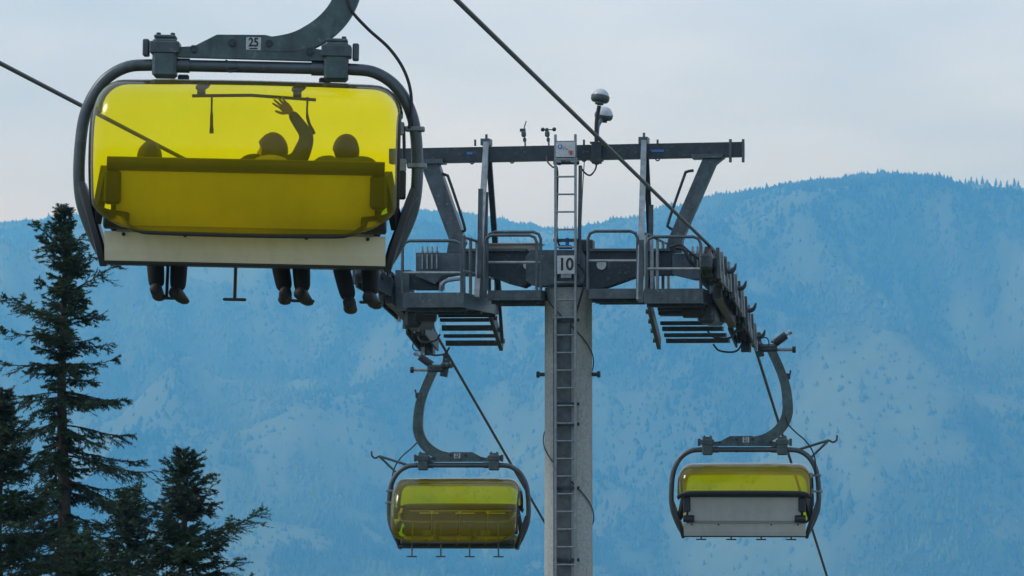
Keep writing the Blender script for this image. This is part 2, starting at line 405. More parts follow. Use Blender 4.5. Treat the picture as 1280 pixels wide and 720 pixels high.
# forest on the far slope: far too many crowns to count, one mass
def forest_mat():
    m = bpy.data.materials.new('far_forest'); m.use_nodes = True; t = m.node_tree; b = t.nodes['Principled BSDF']
    b.inputs['Roughness'].default_value = .95; b.inputs['Specular IOR Level'].default_value = .05
    c = N(t, 'ShaderNodeTexCoord'); mp_ = N(t, 'ShaderNodeMapping'); mp_.inputs['Scale'].default_value = (1, .5, 1)
    n = N(t, 'ShaderNodeTexNoise'); n.inputs['Scale'].default_value = .0035; n.inputs['Detail'].default_value = 6; n.inputs['Roughness'].default_value = .6
    n2 = N(t, 'ShaderNodeTexNoise'); n2.inputs['Scale'].default_value = .03; n2.inputs['Detail'].default_value = 5
    t.links.new(c.outputs['Object'], mp_.inputs['Vector']); t.links.new(mp_.outputs[0], n.inputs['Vector']); t.links.new(c.outputs['Object'], n2.inputs['Vector'])
    ad = N(t, 'ShaderNodeMath', operation='MULTIPLY_ADD'); ad.inputs[1].default_value = .12; t.links.new(n2.outputs['Fac'], ad.inputs[0]); t.links.new(n.outputs['Fac'], ad.inputs[2])
    r1 = N(t, 'ShaderNodeValToRGB'); e = r1.color_ramp.elements
    e[0].position = .47; e[0].color = (.012, .024, .017, 1); e[1].position = .68; e[1].color = (.075, .11, .045, 1)
    q = r1.color_ramp.elements.new(.57); q.color = (.030, .05, .026, 1)
    t.links.new(ad.outputs[0], r1.inputs['Fac'])
    st = N(t, 'ShaderNodeAttribute'); st.attribute_name = 'stand_fold_shade'
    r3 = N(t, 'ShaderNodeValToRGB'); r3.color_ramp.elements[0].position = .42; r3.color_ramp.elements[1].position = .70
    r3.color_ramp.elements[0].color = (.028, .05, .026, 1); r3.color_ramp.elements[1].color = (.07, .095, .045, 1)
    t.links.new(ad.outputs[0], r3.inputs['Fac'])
    mxs = N(t, 'ShaderNodeMix', data_type='RGBA'); t.links.new(st.outputs['Fac'], mxs.inputs['Factor'])  # crowns take the same painted fold tones as the ground below
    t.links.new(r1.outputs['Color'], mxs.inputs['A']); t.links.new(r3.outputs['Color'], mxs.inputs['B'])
    t.links.new(mxs.outputs['Result'], b.inputs['Base Color']); return m
M['forest'] = forest_mat()
def cones(a, D, z, h, r, k=6):
    n = len(a); ang = rng.uniform(0, 6.28, n)
    v = np.zeros((n, k + 1, 3)); v[:, 0] = np.stack([a, D, z + h], -1)
    for i in range(k):
        th = ang + 2 * np.pi * i / k; rr = r * rng.uniform(.75, 1.25, n)
        v[:, i + 1] = np.stack([a + rr * np.cos(th), D + rr * np.sin(th), z - 1 + rng.uniform(-1, 2, n)], -1)
    base = (np.arange(n) * (k + 1))[:, None, None]
    f = np.array([[0, i + 1, (i + 1) % k + 1] for i in range(k)])[None] + base
    return v.reshape(-1, 3), f.reshape(-1, 3)
n1 = 200000
D = rng.uniform(5900, 11000, n1); a = rng.uniform(-.17, .17, n1) * D
keep = (rng.uniform(0, 1, n1) > np.clip(clearing(a, D) + crest_bare(a, D), 0, .97)) & (D < ridge_D(a) + 60)
sm_ = np.clip((stand_fold_shade_of(a, D) - .22) / .3, 0, 1); keep &= rng.uniform(0, 1, n1) > .90 * sm_ * np.clip((ridge_D(a) - D - 120) / 150, 0, 1)   # young growth and painted lit folds: low and closed, no separate crowns
D, a = D[keep], a[keep]
# a denser band along the crest, where single tops show against the sky
n2 = 4500; a2 = rng.uniform(-2100, 1900, n2); D2 = ridge_D(a2) + rng.uniform(-120, 40, n2)
k2 = rng.uniform(0, 1, n2) > crest_bare(a2, D2) * 1.0
a2, D2 = a2[k2], D2[k2]
a = np.concatenate([a, a2]); D = np.concatenate([D, D2])
z = hill_height(a, D); h = rng.gamma(3.2, 1.9, len(a)) * (1 + .5 * fbm(a, D, 150, 3, 77)) + 2.5
h = h * (1 - .05 * np.clip(1 - np.abs(D - ridge_D(a)) / 350, 0, 1)); h = np.where(np.abs(D - ridge_D(a)) < 350, np.minimum(h, rng.uniform(7, 19, len(a))), h); r_ = h * rng.uniform(.2, .38, len(a)) + 1.2
v, f = cones(a, D, z, h, r_)
fo = tri_mesh('forest', v, f, M['forest'], smooth=True)
stand_fold_shade = stand_fold_shade_of(a, D)
fo.data.attributes.new('stand_fold_shade', 'FLOAT', 'POINT').data.foreach_set('value', np.repeat(stand_fold_shade, 7).astype(np.float32)); fo.rotation_euler.z = YAW
tag(fo, 'dense dark forest covering the far hazy mountainside', 'forest', kind='stuff')

# countable spruces on the bare right-hand crest
def crest_tree(px, hpx, label, group):
    D_ = 8150.0; a_ = (px - 640) / FPX * D_
    for _ in range(4): D_ = float(ridge_D(np.array(a_))) - 10; a_ = (px - 640) / FPX * D_
    z_ = float(hill_height(np.array([a_]), np.array([D_]))[0])
    p = Vector((a_ * CY - D_ * SY, a_ * SY + D_ * CY, z_ - 1))
    t = empty('spruce_tree', p); tag(t, label, 'tree', group)
    hh = .8 * hpx / FPX * D_; mb = MB()
    lay = 7
    for i in range(lay):
        f_ = i / lay; zz = hh * (.12 + .8 * f_); rr = hh * .25 * (1 - f_) ** .8 + .4
        mb.lathe([(rr * random.uniform(.8, 1.2), zz), (rr * .45, zz + hh * .1), (.05, zz + hh * .2)], (random.uniform(-.4, .4), random.uniform(-.4, .4), 0), n=7)
    mb.build('crown', M['forest'], t)
    MB().lathe([(.5, 0), (.35, hh * .5), (.05, hh * .95)], (0, 0, 0), n=6).build('trunk', M['steel_dark'], t)
crest_tree(1175, 19, 'lone slim spruce standing out on the distant right-hand crest', 'single spruces on the far crest')
ORD = ('first', 'second', 'third', 'fourth', 'fifth', 'sixth', 'seventh', 'eighth', 'ninth', 'tenth')
for w_, (px, hp) in zip(ORD, ((1208, 11), (1215, 15), (1222, 13), (1229, 16), (1236, 10), (1246, 15), (1252, 12), (1260, 13), (1269, 17), (1274, 14))):
    crest_tree(px, hp, w_ + ' tiny spruce from the left in the row on the far right crest', 'row of spruces on the bare crest')

# ------------------------------------------------------------------ haze
hz = MB().box((0, 6800, 200), (16000, 14800, 1200)).build('haze', None, None, smooth=False)
hz.rotation_euler.z = YAW; tag(hz, 'pale blue summer haze filling the valley', 'haze', kind='stuff')
hm = bpy.data.materials.new('haze'); hm.use_nodes = True; t = hm.node_tree; t.nodes.clear()
ho = N(t, 'ShaderNodeOutputMaterial'); pv = N(t, 'ShaderNodeVolumePrincipled')
pv.inputs['Color'].default_value = (.11, .46, 1.0, 1); pv.inputs['Density'].default_value = 1.65e-4; pv.inputs['Anisotropy'].default_value = .0
pv.inputs['Absorption Color'].default_value = (1, 1, 1, 1)
t.links.new(pv.outputs[0], ho.inputs['Volume']); hz.data.materials.append(hm)

# ------------------------------------------------------------------ haul ropes
XR, XL, YT = -5.88, -11.22, 61.2
YA, ZA, YB, ZB = 57.4, 2.94, 63.6, 1.98
S1, S2 = -.049, -.265
LSH = 1.4                          # the left-hand train sits a little further along the line
def rope_z(Y, X=-5.88):
    if X < -8: Y = Y - LSH
    if Y <= YA: return ZA + S1 * (Y - YA)
    if Y >= YB: return ZB + S2 * (Y - YB)
    L = YB - YA; t = (Y - YA) / L
    return (2*t**3-3*t**2+1)*ZA + (t**3-2*t**2+t)*L*S1 + (-2*t**3+3*t**2)*ZB + (t**3-t**2)*L*S2
for X, lab in ((XR, 'dark steel haul rope running over the right-hand sheaves'), (XL, 'dark steel haul rope running over the left-hand sheaves')):
    sh = LSH if X < -8 else 0
    yy = [-30, 0, 20, 40, 50] + list(np.linspace(YA + sh, YB + sh, 14)) + [75, 100, 160]
    o = MB().tube([(X, y, rope_z(y, X)) for y in yy], .024, 10).build('haul_rope', M['rope'])
    tag(o, lab, 'cable', 'haul ropes of the chairlift')

# ------------------------------------------------------------------ lift tower
tower_base = at(709, 560, YT); tower_base.z = float(ground_z(YT))
tower = empty('lift_tower', tower_base)
tag(tower, 'grey steel lift tower marked 10 with ladder, crossarm and work platforms', 'tower')
bpy.context.view_layer.update()
tinv = Matrix.Translation(-tower_base)
def tb(mb, name, m, parent=None, **k):
    """build tower geometry given in world metres as a child of the tower (or of one of its parts)"""
    mb.v = [tuple(tinv @ Vector(q)) for q in mb.v]
    return mb.build(name, m, parent or tower, **k)
T = lambda px, py, dy=0.0: at(px, py, YT + dy)

# mast
c0 = T(710.5, 360); zt = c0.z; rp_ = .365
mb = MB(); mb.lathe([(.48, tower_base.z - .3), (.46, tower_base.z + 1), (rp_ * 1.03, -4), (rp_, zt)], (c0.x, YT, 0), n=40)
pole = tb(mb, 'mast', M['concrete'])
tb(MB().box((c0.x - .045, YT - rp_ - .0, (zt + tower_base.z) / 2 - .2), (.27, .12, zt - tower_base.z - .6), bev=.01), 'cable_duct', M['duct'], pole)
zz = T(710, 352).z
tb(MB().lathe([(rp_ + .08, zz - .07), (rp_ + .10, zz - .06), (rp_ + .10, zz + .06), (rp_ + .08, zz + .07)], (c0.x, YT, 0), n=32), 'mast_flange', M['steel'])
for sx in (-1, 1):
    p = Vector((c0.x + sx * (rp_ + .05), YT, T(710, 468).z))
    tb(MB().lathe([(.03, -.07), (.03, .03), (.05, .035), (.05, .08)] if sx > 0 else [(.05, -.08), (.05, -.035), (.03, -.03), (.03, .07)], p, 'X', 12), 'lifting_lug', M['steel_dark'])
# thin cable wound round the mast, and a darker conduit down its front
pts = []
for i in range(140):
    a = i * .16 - 1.2; zc = zt - .5 - a * .38
    pts.append((c0.x + (rp_ * 1.035 + .012) * math.sin(a), YT - (rp_ * 1.035 + .012) * math.cos(a), zc))
tb(MB().tube(pts, .009, 5), 'wound_cable', M['rubber'], pole)
# ladder in front of the mast
dyL = -.52
lr = []
ladder = None
xl = T(694.5, 500, dyL).x; xr = T(719.5, 500, dyL).x
ztop = T(707, 168, dyL).z; zbot = float(ground_z(YT)) + .3
mb = MB()
for x in (xl, xr): mb.box(((x), YT + dyL, (ztop + zbot) / 2), (.035, .06, ztop - zbot))
ladder = tb(mb, 'ladder', M['galv'])
zr = T(707, 177, dyL).z; step = .27; i = 0
rung = None
while zr - i * step > zbot + .1:
    q = MB().tube([(xl + .01, YT + dyL, 0), (xr - .01, YT + dyL, 0)], .014, 8)
    if rung is None:
        q.v = [tuple(tinv @ Vector(v)) for v in q.v]; rung = q.mesh('rung'); rung.materials.append(M['galv'])
    o = bpy.data.objects.new('rung', rung); COL.objects.link(o); o.parent = ladder; o.location = (0, 0, zr - i * step)
    i += 1
for py in (203, 300, 345, 400, 505, 530, 610, 700):
    z_ = T(707, py, dyL).z
    tb(MB().box(((xl + xr) / 2, YT + dyL / 2 - .22 + .06, z_), (.40, .05, .05)).box((xl + .02, YT + dyL / 2 - .1, z_), (.04, .34, .04)).box((xr - .02, YT + dyL / 2 - .1, z_), (.04, .34, .04)), 'ladder_bracket', M['steel_dark'], ladder)
# fall-arrest post beside the ladder, with its slack cable
tb(MB().tube([T(725.5, 207, -.4), T(724, 330, -.4)], .03, 10), 'guard_post', M['steel'])
tb(MB().tube(spline([T(725, 207, -.4), T(731, 216, -.35), T(738, 219, -.3), T(744, 212, -.2), T(746, 203, -.1)], 5), .014, 6), 'slack_cable', M['rubber'])
tb(MB().tube(spline([T(683, 196, -.2), T(685, 203, -.3), T(691, 209, -.4), T(697, 215, -.45), T(696, 290, -.42), T(700, 310, -.42)], 5), .014, 6), 'slack_cable', M['rubber'])
tb(MB().tube(spline([T(730.5, 200, -.1), T(728, 240, -.1), T(725.5, 300, -.1)], 4), .008, 5), 'slack_cable', M['steel_dark'])
tb(MB().tube(spline([T(722, 330, -.4), T(730, 340, -.42), T(731, 352, -.42), T(722, 385, -.42), T(719, 400, -.4)], 5), .016, 6), 'slack_cable', M['rubber'])

# head: box girder from hub to both sheave trains
def slab(name, poly, d0, d1, m, parent=None):
    """plate or box: outline in the tower plane, from depth d0 to d1"""
    P = [T(x, y, 0) for x, y in poly]
    return tb(MB().prism(P, (0, d0, 0), (0, d1, 0)), name, m, parent)
slab('hub', [(662, 322), (668, 314), (731, 314), (736, 322), (736, 352), (728, 358), (670, 358), (662, 352)], -.40, .42, M['steel'])
la = slab('head_arm', [(578, 315), (662, 315), (662, 356), (655, 360), (640, 356), (612, 345), (578, 345)], -.26, .26, M['steel_dark'])
ra = slab('head_arm', [(736, 315), (842, 316), (842, 344), (800, 345), (755, 361), (740, 361), (736, 356)], -.26, .26, M['steel_dark'])
for arm_, a0, a1 in ((la, 578, 662), (ra, 736, 842)):
    slab('flange', [(a0 + 1, 312), (a1 - 1, 312), (a1 - 1, 315.2), (a0 + 1, 315.2)], -.34, .34, M['steel'], arm_)
# round holes read as bolted ports
for px in (672 - 6, 752):
    tb(MB().lathe([(.075, -.02), (.075, .0), (.055, .004)], T(px - (6 if px < 700 else 0), 331, -.29), 'Y', 20), 'inspection_port', M['galv_bright'])
le = slab('arm_end', [(524, 317), (580, 317), (580, 342), (556, 346), (548, 356), (524, 346)], -.30, .30, M['steel'])
re = slab('arm_end', [(843, 318), (890, 318), (890, 346), (868, 350), (843, 344)], -.30, .30, M['steel'])
for arm_, xs_ in ((le, (528, 534, 540, 546)), (re, (866, 872, 878, 884))):
    for x in xs_:
        tb(MB().lathe([(.028, 0), (.028, .04), (.016, .045), (.016, .11)], T(x, 317, -.2), 'Z', 8), 'bolt', M['galv'], arm_)
        tb(MB().box(T(x, 327, -.325), (.022, .03, .22)), 'stiffener', M['galv'], arm_)
# upper crossarm and its raked legs
ca_ = slab('crossarm', [(488, 186.5), (930, 178), (930, 196), (488, 205)], -.13, .13, M['steel_dark'])
for px in (913, 929):
    tb(MB().beam(T(px, 174, -.14), T(px, 203, -.14), .04, .05), 'end_stop', M['steel'], ca_)
for px, py in ((640, 201), (590, 202), (822, 198), (730, 199)):
    tb(MB().tube([T(px + 2.5 * math.cos(k * .7), py + 3 * math.sin(k * .7), 0) for k in range(9)], .012, 6), 'lifting_eye', M['steel'], ca_)
for px in (594, 730, 822):
    tb(MB().box(T(px, 178.5, 0), (.03, .03, .1)), 'bolt', M['steel'], ca_)
tb(MB().box(T(822, 188.5, -.135), (.19, .008, .035)), 'sticker', M['blue'], ca_)
tb(MB().box(T(587, 191.5, -.135), (.09, .008, .04)), 'sticker', M['blue'], ca_)
lg1 = slab('raked_leg', [(527, 205), (549, 204), (583, 303), (577, 316), (560, 316), (563, 300)], -.13, .13, M['steel'])
lg2 = slab('raked_leg', [(880, 197.5), (906, 197), (895, 206), (854, 300), (853, 316), (833, 316), (836, 300)], -.13, .13, M['steel'])
for lg, q in ((lg1, [(549, 217), (558, 219), (562, 226), (580, 281), (579, 289), (573, 290)]), (lg2, [(867, 213), (858, 215), (855, 221), (836, 276), (836, 284), (842, 287)])):
    tb(MB().tube(spline([T(x, y, -.05) for x, y in q], 4), .022, 8), 'grab_rail', M['steel_dark'], lg)
slab('leg_plate', [(518, 200), (556, 199.5), (556, 205), (518, 206)], -.2, .2, M['steel'], ca_)
slab('leg_plate', [(866, 194), (905, 193.5), (905, 198), (866, 199)], -.2, .2, M['steel'], ca_)

# A-frames: tall lifting rails straddling the head
def a_frame(ap, near, far):
    mb = MB(); mb.beam(T(*ap, -.12), T(*near, -1.0), .085, .07); mb.beam(T(*ap, -.06), T(*ap, .2), .07, .07)
    o = tb(mb, 'lifting_frame', M['galv'])
    tb(MB().beam(T(ap[0] + 2, ap[1] + 4, .14), T(*far, 1.2), .085, .07), 'rear_leg', M['steel_dark'], o)
    tb(MB().box(T(ap[0], ap[1], 0), (.14, .3, .1)), 'frame_cap', M['steel'], o)
    for dy in (-.08, .08): tb(MB().lathe([(.02, 0), (.02, .1)], T(ap[0], ap[1] - 2, dy), 'Z', 8), 'bolt', M['steel'], o)
    return o
a_frame((608, 178), (596, 372), (624, 372))
a_frame((805, 176), (799, 375), (816, 372))
for px, y0, y1, dy in ((601, 236, 372, -.9), (607.5, 240, 372, -.3), (814, 256, 372, .5), (802, 300, 378, -1.15)):
    tb(MB().beam(T(px, y0, dy), T(px - 2 if px < 700 else px - 1, y1, dy), .07, .06), 'mast_post', M['steel'])

# work platforms
def platform(x0, x1, y0, y1, d0, d1, bars=5):
    a, b = T(x0, y0, d0), T(x1, y1, d0)
    w_, h_ = b.x - a.x, a.z - b.z; cx = (a.x + b.x) / 2; cy = YT + (d0 + d1) / 2
    o = tb(MB().box((cx, YT + d0, (a.z + b.z) / 2), (w_, .03, h_)), 'work_platform', M['steel'])
    tb(MB().box((cx, YT + d1, (a.z + b.z) / 2), (w_, .03, h_)), 'toe_board', M['steel'], o)
    for x in (a.x + .012, b.x - .012):
        tb(MB().box((x, cy, (a.z + b.z) / 2), (.024, d1 - d0 - .04, h_)), 'toe_board', M['steel'], o)
    n = max(4, int(w_ / .16))
    for k in range(n):
        tb(MB().box((a.x + w_ * (k + .5) / n, cy, b.z + .03), (w_ / n - .03, d1 - d0 - .04, .03)), 'plank', M['steel_dark'], o)
    for yy_ in np.linspace(YT + d0 + .3, YT + d1 - .3, 3):
        tb(MB().box((cx, yy_, b.z - .02), (w_ - .02, .07, .06)), 'crossbar', M['steel_dark'], o)
    return o
p_lo = platform(504, 580, 366, 384, -2.0, 1.4)
p_li = platform(610, 676, 363, 375, -.75, .75)
p_ri = platform(736, 796, 361, 373, -.75, .75)
p_ro = platform(805, 879, 361, 379, -2.0, 1.4)

# railings
def hoop(x0, x1, y0, y1, dy, m, parent, mid=None, r=.024, rc=9, sides=(1, 1)):
    q = []
    if sides[0]: q += [T(x0, y1, dy), T(x0, y0 + rc, dy), T(x0 + rc * .3, y0 + rc * .3, dy), T(x0 + rc, y0, dy)]
    else: q += [T(x0, y0, dy)]
    if sides[1]: q += [T(x1 - rc, y0, dy), T(x1 - rc * .3, y0 + rc * .3, dy), T(x1, y0 + rc, dy), T(x1, y1, dy)]
    else: q += [T(x1, y0, dy)]
    o = tb(MB().tube(q, r, 8), 'railing', m)
    for y in (mid or []):
        tb(MB().tube([T(x0 + 1, y, dy), T(x1 - 1, y, dy)], r * .85, 8), 'mid_rail', M['galv'], o)
    return o
hoop(609, 676, 290, 363, -.72, M['steel'], p_li, [328])
hoop(606, 671, 294, 363, -1.02, M['steel'], p_li)
hoop(735, 797, 289, 362, -.72, M['steel'], p_ri, [326])
hoop(503, 577, 301, 366, -1.98, M['steel'], p_lo, [341])
hoop(808, 876, 296, 362, -1.98, M['steel'], p_ro, [336])
# inner side rail of the left platform receding from the lens, posts in a row
b = T(578.5, 366, -1.95)
side = tb(MB().tube([(b.x, YT - 1.9, T(578, 296, -1.95).z), (b.x, YT + 1.3, T(578, 296, -1.95).z)], .022, 8), 'side_rail', M['steel'])
for k in range(6):
    y_ = YT - 1.85 + k * .62
    tb(MB().tube([(b.x, y_, b.z - .1), (b.x, y_, T(578, 294, -1.95).z)], .026, 8), 'rail_post', M['steel'], side)
tb(MB().tube([(b.x, YT - 1.9, T(578, 338, -1.95).z), (b.x, YT + 1.3, T(578, 338, -1.95).z)], .018, 8), 'mid_rail', M['galv'], side)
b = T(806.5, 362, -1.95)
side = tb(MB().tube([(b.x, YT - 1.9, T(808, 292, -1.95).z), (b.x, YT + 1.3, T(808, 292, -1.95).z)], .022, 8), 'side_rail', M['steel'])
for k in range(5):
    y_ = YT - 1.85 + k * .75
    tb(MB().tube([(b.x, y_, b.z - .1), (b.x, y_, T(808, 292, -1.95).z)], .026, 8), 'rail_post', M['galv'], side)

# stairs that drop away behind each platform
def stairs(x0, x1, ys_, st0, st1, sgn, th=(.085, .055)):
    o = tb(MB().beam(T(*st0, 1.3), T(*st1, 2.8), .06, .19), 'stair_stringer', M['steel_dark'])
    for k, y in enumerate(ys_):
        dy = 1.5 + 1.3 * k / (len(ys_) - 1); sh = 16.0 * k / (len(ys_) - 1)
        a, b = T(x0 + sh * .6, y, dy), T(x1 + sh, y, dy); c = (a + b) / 2
        tb(MB().box(c, (b.x - a.x, .26, th[k % 2])), 'tread', M['steel_dark'], o)
    for f_ in (.15, .4, .65, .9):
        p = T(*st0, 1.3).lerp(T(*st1, 2.8), f_) + Vector((sgn * .05, -.02, 0))
        tb(MB().lathe([(.04, -.03), (.04, .03)], p, 'X', 8), 'bolt', M['steel'], o)
    return o
stairs(549, 608, (390, 400, 410, 420, 429), (608, 374), (627, 432), 1)
stairs(824, 896, (391, 404, 411, 419, 426), (812, 382), (824, 430), -1, (.07, .06))
tb(MB().beam(T(624, 372, 1.3), T(628, 428, 1.3), .05, .05), 'stair_post', M['steel_dark'])
tb(MB().box(T(846, 390, 1.9), (.5, .3, .13)), 'stair_landing', M['steel_dark'])

# small gear on the head
tb(MB().box(T(644, 311, .1), (.78, .5, .12), bev=.015).box(T(644, 305.6, .1), (.86, .56, .02)), 'cable_box', M['tan_box'])
tb(MB().box(T(766, 315, .5), (.75, .3, .05)), 'cover_plate', M['steel'])
tb(MB().box(T(731, 308, -.1), (.28, .3, .2), bev=.02), 'junction_box', M['steel_dark'])
tb(MB().box(T(707, 309, -.15), (.2, .15, .06), bev=.01).lathe([(.03, 0), (.03, .12)], T(709, 307, -.15), 'Z', 10), 'valve', M['blue'])
tb(MB().tube(spline([T(845, 310, -.4), T(855, 312, -.45), T(862, 325, -.45), T(868, 332, -.4)], 5), .03, 8), 'hose', M['rubber'])
tb(MB().tube(spline([T(838, 309, -.3), T(850, 306, -.4), T(862, 315, -.42), T(880, 328, -.4)], 5), .02, 8), 'hose', M['rubber'])
tb(MB().tube(spline([T(557, 352, -.2), T(552, 355, -.3), T(551, 364, -.3)], 5).__add__(spline([T(551, 364, -.3), T(556, 352, -.3), T(578, 348, -.3)], 5)), .03, 8), 'hose', M['galv'])
tb(MB().box(T(536, 352, .1), (.42, .5, .26)), 'train_mount', M['steel_dark'])
tb(MB().box(T(860, 338, .4), (.3, .5, .08)).box(T(835, 341, .5), (.5, .2, .06)), 'train_mount', M['steel_dark'])

# sheave trains
def sheave_mesh():
    me = MB().lathe([(.02, -.055), (.07, -.055), (.07, -.03), (.17, -.026), (.18, -.05), (.225, -.05), (.215, -.012), (.215, .012), (.225, .05), (.18, .05), (.17, .026), (.07, .03), (.07, .055), (.02, .055)], (0, 0, 0), 'X', 24).mesh('sheave')
    me.materials.append(M['rubber']); return me
shm = sheave_mesh()
hubm = MB().lathe([(.03, -.075), (.05, -.07), (.165, -.03), (.165, .03), (.05, .07), (.03, .075)], (0, 0, 0), 'X', 16).mesh('sheave_disc'); hubm.materials.append(M['galv'])
def train(X, out, lab):
    sh = LSH if X < -8 else 0; YA, YB = globals()['YA'] + sh, globals()['YB'] + sh; rz = lambda y: rope_z(y, X)
    n = 12; ys_ = np.linspace(YA + .15, YB - .15, n)
    mb = MB()
    Yc = (YA + YB) / 2
    path = [(X - out * .06, y, rz(y) - .47) for y in np.linspace(YA + 1.9, YB - 1.9, 7)]
    root = tb(MB().ribbon(path, .18, .12, (1, 0, 0)), 'sheave_train', M['black'])
    for k, y in enumerate(ys_):
        sl = (rz(y + .1) - rz(y - .1)) / .2
        z_ = rz(y) - .024 - .215
        o = bpy.data.objects.new('sheave', shm); COL.objects.link(o); o.parent = root; o.location = tinv @ Vector((X, y, z_))
        h = bpy.data.objects.new('sheave_disc', hubm); COL.objects.link(h); h.parent = root; h.location = o.location
    for k in range(0, n, 2):                       # two-wheel rockers, one plate either side of the wheels
        y0, y1 = ys_[k], ys_[k + 1]; z0, z1 = rz(y0) - .24, rz(y1) - .24; ym = (y0 + y1) / 2; zm = (z0 + z1) / 2
        for s in (-1, 1):
            x = X + s * .10
            P = [(x, y0 - .08, z0 + .06), (x, y1 + .08, z1 + .06), (x, y1 + .06, z1 - .08), (x, ym + .1, zm - .19), (x, ym - .1, zm - .19), (x, y0 - .06, z0 - .08)]
            tb(MB().prism(P, (-.012, 0, 0), (.012, 0, 0)), 'rocker_plate', M['steel_dark'], root)
    for k in range(0, n - 1, 4):                   # four-wheel rockers
        y0 = (ys_[k] + ys_[k + 1]) / 2; k2 = min(k + 3, n - 1); y1 = (ys_[k2] + ys_[k2 - 1]) / 2
        if y1 - y0 < .3: continue
        for s in (-1, 1):
            tb(MB().beam((X + s * .145, y0 - .1, rz(y0) - .42), (X + s * .145, y1 + .1, rz(y1) - .42), .03, .16), 'rocker_beam', M['steel_dark'], root)
    # rope catchers with upturned horns on the outer side
    for k in range(n):
        y = ys_[k]; z_ = rz(y) - .24
        P = [(X + out * .13, y, z_ + .2), (X + out * .15, y, z_ - .24)]
        tb(MB().beam(*P, .05, .09), 'catcher_bracket', M['galv'] if k % 2 else M['steel'], root)
        if k % 3 == 2:
            q = spline([(X + out * .12, y, z_ + .02), (X + out * .19, y, z_ - .02), (X + out * .26, y, z_ + .01), (X + out * .295, y, z_ + .10)], 4)
            tb(MB().tube(q, [.036] * (len(q) - 6) + [.034, .03, .026, .022, .016, .01], 8), 'rope_catcher', M['steel_dark'], root)
    # inner plates, guard box and dangling leads
    tb(MB().box((X - out * .30, Yc + .2, rz(Yc) - .50), (.26, 1.3, .50), bev=.05), 'guard_box', M['steel_dark'], root)
    tb(MB().box((X - out * .26, Yc + .9, rz(Yc + 1) - .42), (.2, .5, .30), bev=.06), 'guard_box', M['black'], root)
    tb(MB().lathe([(.1, -.16), (.12, -.14), (.12, .14), (.1, .16)], (X - out * .5, Yc - .4, rz(Yc) - .55), 'X', 14), 'pivot_boss', M['black'], root)
    tb(MB().lathe([(.08, -.12), (.09, -.1), (.09, .1), (.08, .12)], (X - out * .5, Yc - .9, rz(Yc) - .42), 'X', 14), 'pivot_boss', M['steel_dark'], root)
    for j in range(2):
        y = Yc + 1.2 + j * .9; z_ = rz(y) - .60
        tb(MB().tube(spline([(X - out * .45, y, z_), (X - out * .35, y + .1, z_ - .1), (X - out * .1, y + .2, z_ - .1), (X, y + .4, z_ + .1)], 5), .016, 6), 'sensor_lead', M['rubber'], root)
    y = YB - .1; z_ = rz(y)
    tb(MB().tube(spline([(X + out * .1, y, z_ - .3), (X + out * .3, y + .1, z_ - .25), (X + out * .32, y + .15, z_ - .38), (X + out * .1, y + .1, z_ - .42)], 5), .010, 5), 'sensor_lead', M['rubber'], root)
    tb(MB().box((X, YB - .25, rz(YB) - .28), (.14, .25, .36)), 'end_plate', M['steel_dark'], root)
    # near-end guide shoe
    tb(MB().box((X - out * .02, YA - .1, rz(YA) - .26), (.16, .3, .22), bev=.03), 'guide_shoe', M['steel_dark'], root)
    # hanger from the arm end down to the train
    tb(MB().box((X - out * .22, YT, rz(YT) - .28), (.22, .46, .62)), 'train_hanger', M['steel'], root)
    return root
train(XR, 1, 'r'); train(XL, -1, 'l')

# ------------------------------------------------------------------ things mounted on the tower
def number_sign(name, label, cat, c, w_, h_, txt, size):
    o = empty(name, c); tag(o, label, cat)
    MB().box((0, 0, 0), (w_, .012, h_), bev=.004).build('plate', M['plate'], o)
    text_obj('numerals', txt, size, M['ink'], o, (0, -.008, 0), (math.pi / 2, 0, 0), sx=.92)
    return o
c = T(707.5, 331, -.62)
s10 = number_sign('number_sign', 'white number 10 sign behind the ladder at the tower head', 'sign', c, .27, .28, '10', .26)
MB().box((0, .05, -.17), (.16, .08, .06)).build('bracket', M['galv'], s10)
c = T(707, 187, -.60)
sg = empty('warning_sign', c); tag(sg, 'small white safety sign with blue and red pictograms atop the ladder', 'sign')
MB().box((0, 0, 0), (.30, .012, .23), bev=.004).build('plate', M['plate'], sg)
MB().lathe([(.036, -.004), (.036, 0)], (-.085, -.006, .045), 'Y', 20).build('blue_pictogram', M['blue'], sg)
MB().box((-.085, -.013, .05), (.012, .004, .045)).ell((-.085, -.012, .045), .02, .003, .02, 8, 5).build('figure', M['plate'], sg)
rg = MB().tube([(.085 + .034 * math.cos(k * .449), -.009, -.05 + .034 * math.sin(k * .449)) for k in range(14)], .006, 6, closed=True)
rg.tube([(.06, -.009, -.027), (.11, -.009, -.073)], .006, 6).build('red_pictogram', M['red'], sg)
MB().ell((.085, -.008, -.05), .014, .003, .022, 8, 5).build('figure', M['ink'], sg)
MB().box((0, -.009, .01), (.075, .003, .004)).box((.04, -.009, -.01), (.004, .003, .04)).box((-.02, -.009, .04), (.05, .003, .004)).build('print', M['ink'], sg)
MB().box((0, .05, -.145), (.36, .06, .035), bev=.008).box((-.12, .05, -.17), (.09, .05, .05)).box((.12, .05, -.17), (.09, .05, .05)).build('bracket', M['galv'], sg)

